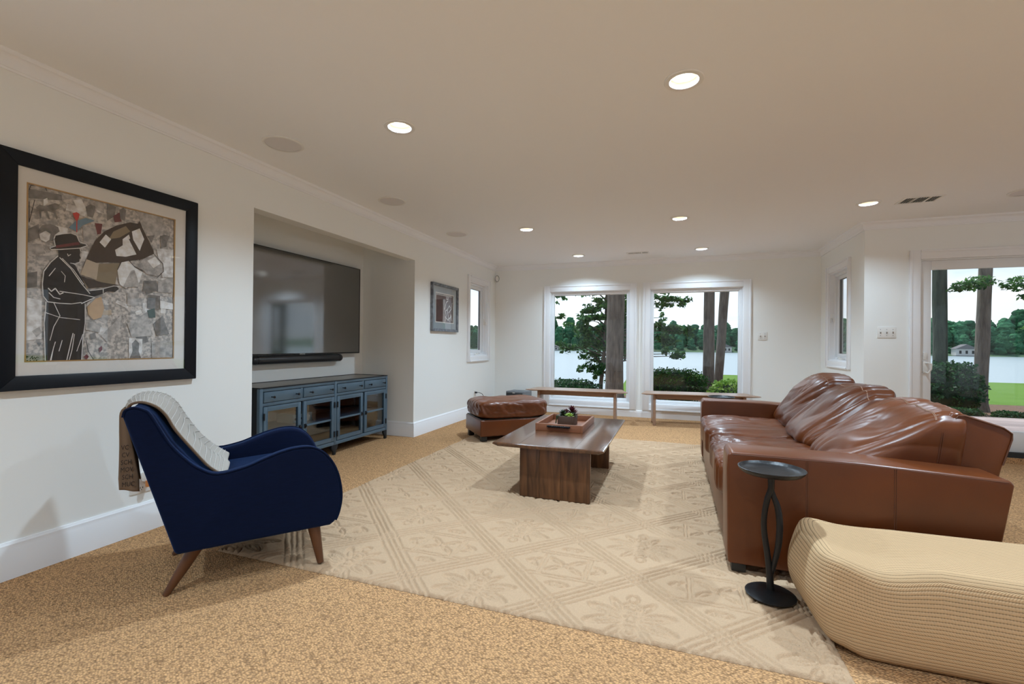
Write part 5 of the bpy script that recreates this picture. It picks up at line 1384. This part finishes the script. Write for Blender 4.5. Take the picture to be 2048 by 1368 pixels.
for k, (x, y, rx, h, sd) in enumerate([(4.35, 10.87, .31, .2, 4), (5.06, 10.87, .32, .20, 1), (5.78, 10.88, .33, .17, 2), (6.52, 10.87, .34, .2, 3), (7.26, 10.88, .33, .18, 5)]):
    shrub('groundcover', ['low dark groundcover clump at the deck edge, right of the round shrub', 'low dark groundcover clump at the deck edge, second right of the round shrub', 'low dark groundcover clump at the deck edge, farthest right outside the sliding door', 'low dark groundcover clump at the deck edge, left of the round shrub', 'low dark groundcover clump at the deck edge directly before the round shrub'][{4: 3, 1: 4, 2: 0, 3: 1, 5: 2}[sd]], x, y, rx, .20, h, LEAF_DARK, 1300, .05, 20 + sd, 'groundcover along the deck', 3)

# ---- trunks
def trunk(name, label, x, y, r0, r1, h, lean, m, seed, crown=None, cat='tree', crown_size=.12):
    z0 = float(ground_z(x, y)) - .03
    t = thing(name, label, cat, (x, y, z0))
    n, mm = 40, 22; rows = []
    for i in range(n):
        f = i / (n - 1); z = f * h; r = r0 + (r1 - r0) * f + r0 * .55 * math.exp(-z / .16)
        cx, cy = lean[0] * z, lean[1] * z; row = []
        for k in range(mm):
            a = 2 * PI * k / mm; q = 1 + .10 * noise.noise(Vector((math.cos(a) * 2.5, math.sin(a) * 2.5, z * 1.1 + seed))) + .035 * math.sin(a * 9 + seed + z)
            row.append((cx + r * q * math.cos(a), cy + r * q * math.sin(a), z))
        rows.append(row)
    MB().grid(rows, closed=True).build('trunk', m, t, angle=180)
    if crown:
        leaf_cloud('foliage', crown, LEAF_TREE, crown_size, t, seed, flat=.5)
    return t
trunk('tree', 'thick grey tree trunk filling the right side of the left picture window', -1.225, 10.15, .185, .145, 7.5, (.006, .01), BARK, 3.3,
      [(0, .0, 7.2, 1.1, 1.1, .8, 1500)])
trunk('tree', 'straight grey trunk, left one of the twin trunks in the right picture window', .775, 12.1, .128, .118, 8, (.004, .01), BARK, 7.1, [(0, 0, 7.6, .75, .75, .8, 1100)])
trunk('tree', 'leaning grey trunk, right one of the twin trunks in the right picture window', 1.105, 13.7, .108, .128, 8, (.058, .0), BARK, 9.7, [(.5, .1, 8.2, .75, .75, .7, 1100)])
tA = trunk('tree', 'mossy green trunk at the left edge of the sliding door glass', 5.22, 12.0, .118, .108, 8, (-.010, .0), BARKG, 1.7, [(-.5, 0, 7.6, .8, .8, .8, 1200)])
tB = trunk('tree', 'grey trunk behind the round shrub in the sliding door glass', 6.02, 12.35, .112, .100, 8, (.030, .0), BARK, 5.9,
           [(-.42, -.5, 2.62, .30, .3, .10, 210), (-.20, -.4, 2.70, .24, .3, .12, 170), (-.62, -.5, 2.55, .16, .2, .06, 60), (.55, -.3, 2.66, .35, .35, .16, 330), (.95, -.2, 2.60, .34, .3, .17, 330), (1.35, -.2, 2.66, .4, .3, .2, 450), (.62, -.3, 2.40, .16, .2, .07, 70), (.45, 0, 7.6, .75, .8, .8, 1200)], crown_size=.085)
# leafy limb reaching in from the right of the door view
lt = trunk('tree', 'leafy branch tree at the right edge of the sliding door glass', 7.75, 12.6, .10, .085, 6, (.0, .0), BARK, 8.8,
           [(-.75, -.3, 1.78, .30, .3, .07, 240), (-.52, -.3, 1.92, .35, .3, .10, 420), (-.45, -.3, 1.62, .25, .3, .08, 220), (-.1, -.2, 1.85, .4, .3, .3, 700), (.4, 0, 2.3, .8, .6, .6, 1500)], crown_size=.085)

# ---- the spreading small tree between the two picture windows
st_x, st_y = -1.80, 12.0
z0 = float(ground_z(st_x, st_y)) - .02
dg_ = thing('small_tree', 'slender spreading tree with layered green foliage seen through both picture windows', 'tree', (st_x, st_y, z0))
MB().tube(smooth_open([(0, 0, 0), (.01, 0, .5), (.06, 0, 1.0), (.10, .02, 1.6), (.12, .05, 2.4), (.15, .05, 3.4), (.2, 0, 4.4)], 5), [.06 - .0013 * i for i in range(31)], 10).build('trunk', BARK, dg_, angle=180)
br = MB(); cl = []
rt = random.Random(4)
def spray(px_, py_, pz_, r, cnt, th=.10):
    for _k in range(5):      # each spray is a loose handful of small leaf clumps
        a_, q_ = rt.uniform(0, 6.28), r * rt.uniform(.2, .75)
        cl.append((px_ + q_ * math.cos(a_), py_ + q_ * .8 * math.sin(a_), pz_ + rt.uniform(-.8, .9) * th * 1.2, r * rt.uniform(.34, .6), r * .5, th * rt.uniform(.5, 1.0), int(cnt * .085)))
    base = Vector((.10, .03, max(.8, min(4.0, pz_ - .25))))
    if px_ > -.9: br.tube([base, base.lerp(Vector((px_, py_, pz_)), .55) + Vector((0, 0, .08)), (px_, py_, pz_)], [.022, .014, .006], 6)
B = -z0
# left window: dense layered sprays
for (x, z, r, c) in [(.48, 2.25, .48, 1100), (.20, 2.42, .45, 900), (-.15, 2.28, .38, 650), (-.42, 2.10, .28, 260), (-.55, 1.86, .36, 380), (-.20, 1.95, .42, 800), (.25, 1.98, .45, 1000), (.62, 1.85, .42, 900),
                     (-.45, 1.62, .34, 420), (-.10, 1.66, .40, 800), (.25, 1.62, .42, 900), (.62, 1.55, .34, 600), (-.85, 1.28, .30, 330), (-.50, 1.33, .42, 700), (-.05, 1.36, .45, 850), (.40, 1.30, .40, 700),
                     (-.35, 1.05, .32, 420), (.05, 1.00, .34, 520), (.42, .98, .28, 330), (-.30, .78, .26, 300), (.0, .70, .28, 380), (.28, .74, .22, 240), (-.10, .50, .18, 170), (.12, .42, .12, 90), (.75, 1.15, .25, 260), (.8, 2.5, .5, 700), (.3, 2.8, .7, 900), (-.3, 2.75, .6, 500)]:
    spray(x, rt.uniform(-.35, .45), z + B - .22 + .0, r, c)
# limbs that reach across into the right window
for (x, z, r, c) in [(1.55, 2.34, .30, 420), (1.75, 2.20, .26, 360), (2.0, 2.18, .20, 220), (1.45, 2.05, .16, 120), (1.5, 1.82, .10, 50), (1.65, 1.52, .32, 600), (1.45, 1.30, .26, 420), (1.95, 1.50, .26, 380), (2.15, 1.42, .22, 240),
                     (1.75, 1.22, .26, 360), (1.45, 1.62, .25, 350), (1.55, .98, .14, 130), (1.80, .92, .18, 190), (1.98, .86, .10, 60), (1.1, 1.5, .3, 300), (1.1, 2.3, .3, 300)]:
    spray(x, rt.uniform(-.3, .3), z + B, r, c, .085)
# twigs entering at the top left of the left window
for (x, z, r, c) in [(-1.12, 2.42, .14, 90), (-.98, 2.36, .12, 70), (-1.15, 1.86, .18, 120), (-1.02, 1.82, .12, 60), (-1.16, 2.2, .05, 14)]:
    spray(x, 0, z + B, r, c, .05)
br.build('branches', BARK, dg_, angle=180)
leaf_cloud('foliage', cl, LEAF_TREE, .105, dg_, 12, flat=.35)

# ---- far shore woods
def far_tree_mesh(seed):
    bm = bmesh.new(); r = random.Random(seed)
    for k in range(11):
        f = k / 10; b2 = bmesh.new(); bmesh.ops.create_icosphere(b2, subdivisions=3, radius=1)
        a = r.uniform(0, 6.28); rr = 4.8 * (1 - .55 * abs(f - .35)) * r.uniform(.75, 1.0); off = 3.0 * (1 - f) * r.uniform(.3, 1)
        for v in b2.verts:
            q = 1 + .35 * noise.noise(v.co * 1.6 + Vector((seed * 3 + k, k, 0))) + .30 * noise.noise(v.co * 4 + Vector((k, seed, 3))) + .16 * noise.noise(v.co * 9 + Vector((k, seed, 7)))
            v.co = Vector((math.cos(a) * off, math.sin(a) * off, 3 + f * 13)) + Vector((v.co.x * rr * q, v.co.y * rr * q, v.co.z * rr * .8 * q))
        me = bpy.data.meshes.new('tmp'); b2.to_mesh(me); b2.free(); bm.from_mesh(me); bpy.data.meshes.remove(me)
    me = bpy.data.meshes.new('far_tree'); bm.to_mesh(me); bm.free(); me.materials.append(FARTREE)
    me.polygons.foreach_set('use_smooth', [True] * len(me.polygons))
    return me
FT = [far_tree_mesh(k + 1) for k in range(4)]
rf = random.Random(8); k = 0
for row, (dist, sc) in enumerate(((402, .66), (415, .95), (430, 1.15))):
    x = -235 + row * 3
    while x < 290:
        s = sc * rf.uniform(.82, 1.10) * (1.0 + .18 * (x > 120) + .10 * (x < -40))
        if row == 0 and rf.random() < .4: s *= .55
        d = dist + 10 * math.sin(x * .021) + rf.uniform(-3, 3)
        o = bpy.data.objects.new('far_tree', FT[k % 4]); COL.objects.link(o); k += 1
        o.location = (x, d, -4.2 + row * 2.0); o.scale = (s, s, s * rf.uniform(.85, 1.15)); o.rotation_euler = (0, 0, rf.uniform(0, 6.28))
        tag(o, 'tree in the hazy green woods on the far shore of the lake', 'tree', 'woods across the lake')
        x += rf.uniform(7.5, 10.5)
for (x, y, w, h, lab) in ((38, 396, 9, 4, 'small pale lake house across the water, seen in the right picture window'), (181, 394, 11, 4.5, 'pale lake house across the water, seen in the sliding door'), (-98, 396, 8, 2.5, 'small boathouse on the far shore at the left edge of the left picture window')):
    t = thing('lake_house', lab, 'house', (x, y + 10 * math.sin(x * .021), -3.9))
    MB().box(-w / 2, w / 2, -3, 3, 0, h).build('wall', HOUSEW, t, smooth=False)
    MB().prism([(-w / 2 - .6, h), (w / 2 + .6, h), (0, h + w * .28)], 'Y', -3.6, 3.6, fn=lambda a, b, c: (a, b, c)).build('roof', HOUSER, t, smooth=False)
    for q in (-.3, 0, .3): MB().box(w * q - .6, w * q + .6, -3.08, -2.98, h * .3, h * .75).build('window', DARKHOLE, t, smooth=False)
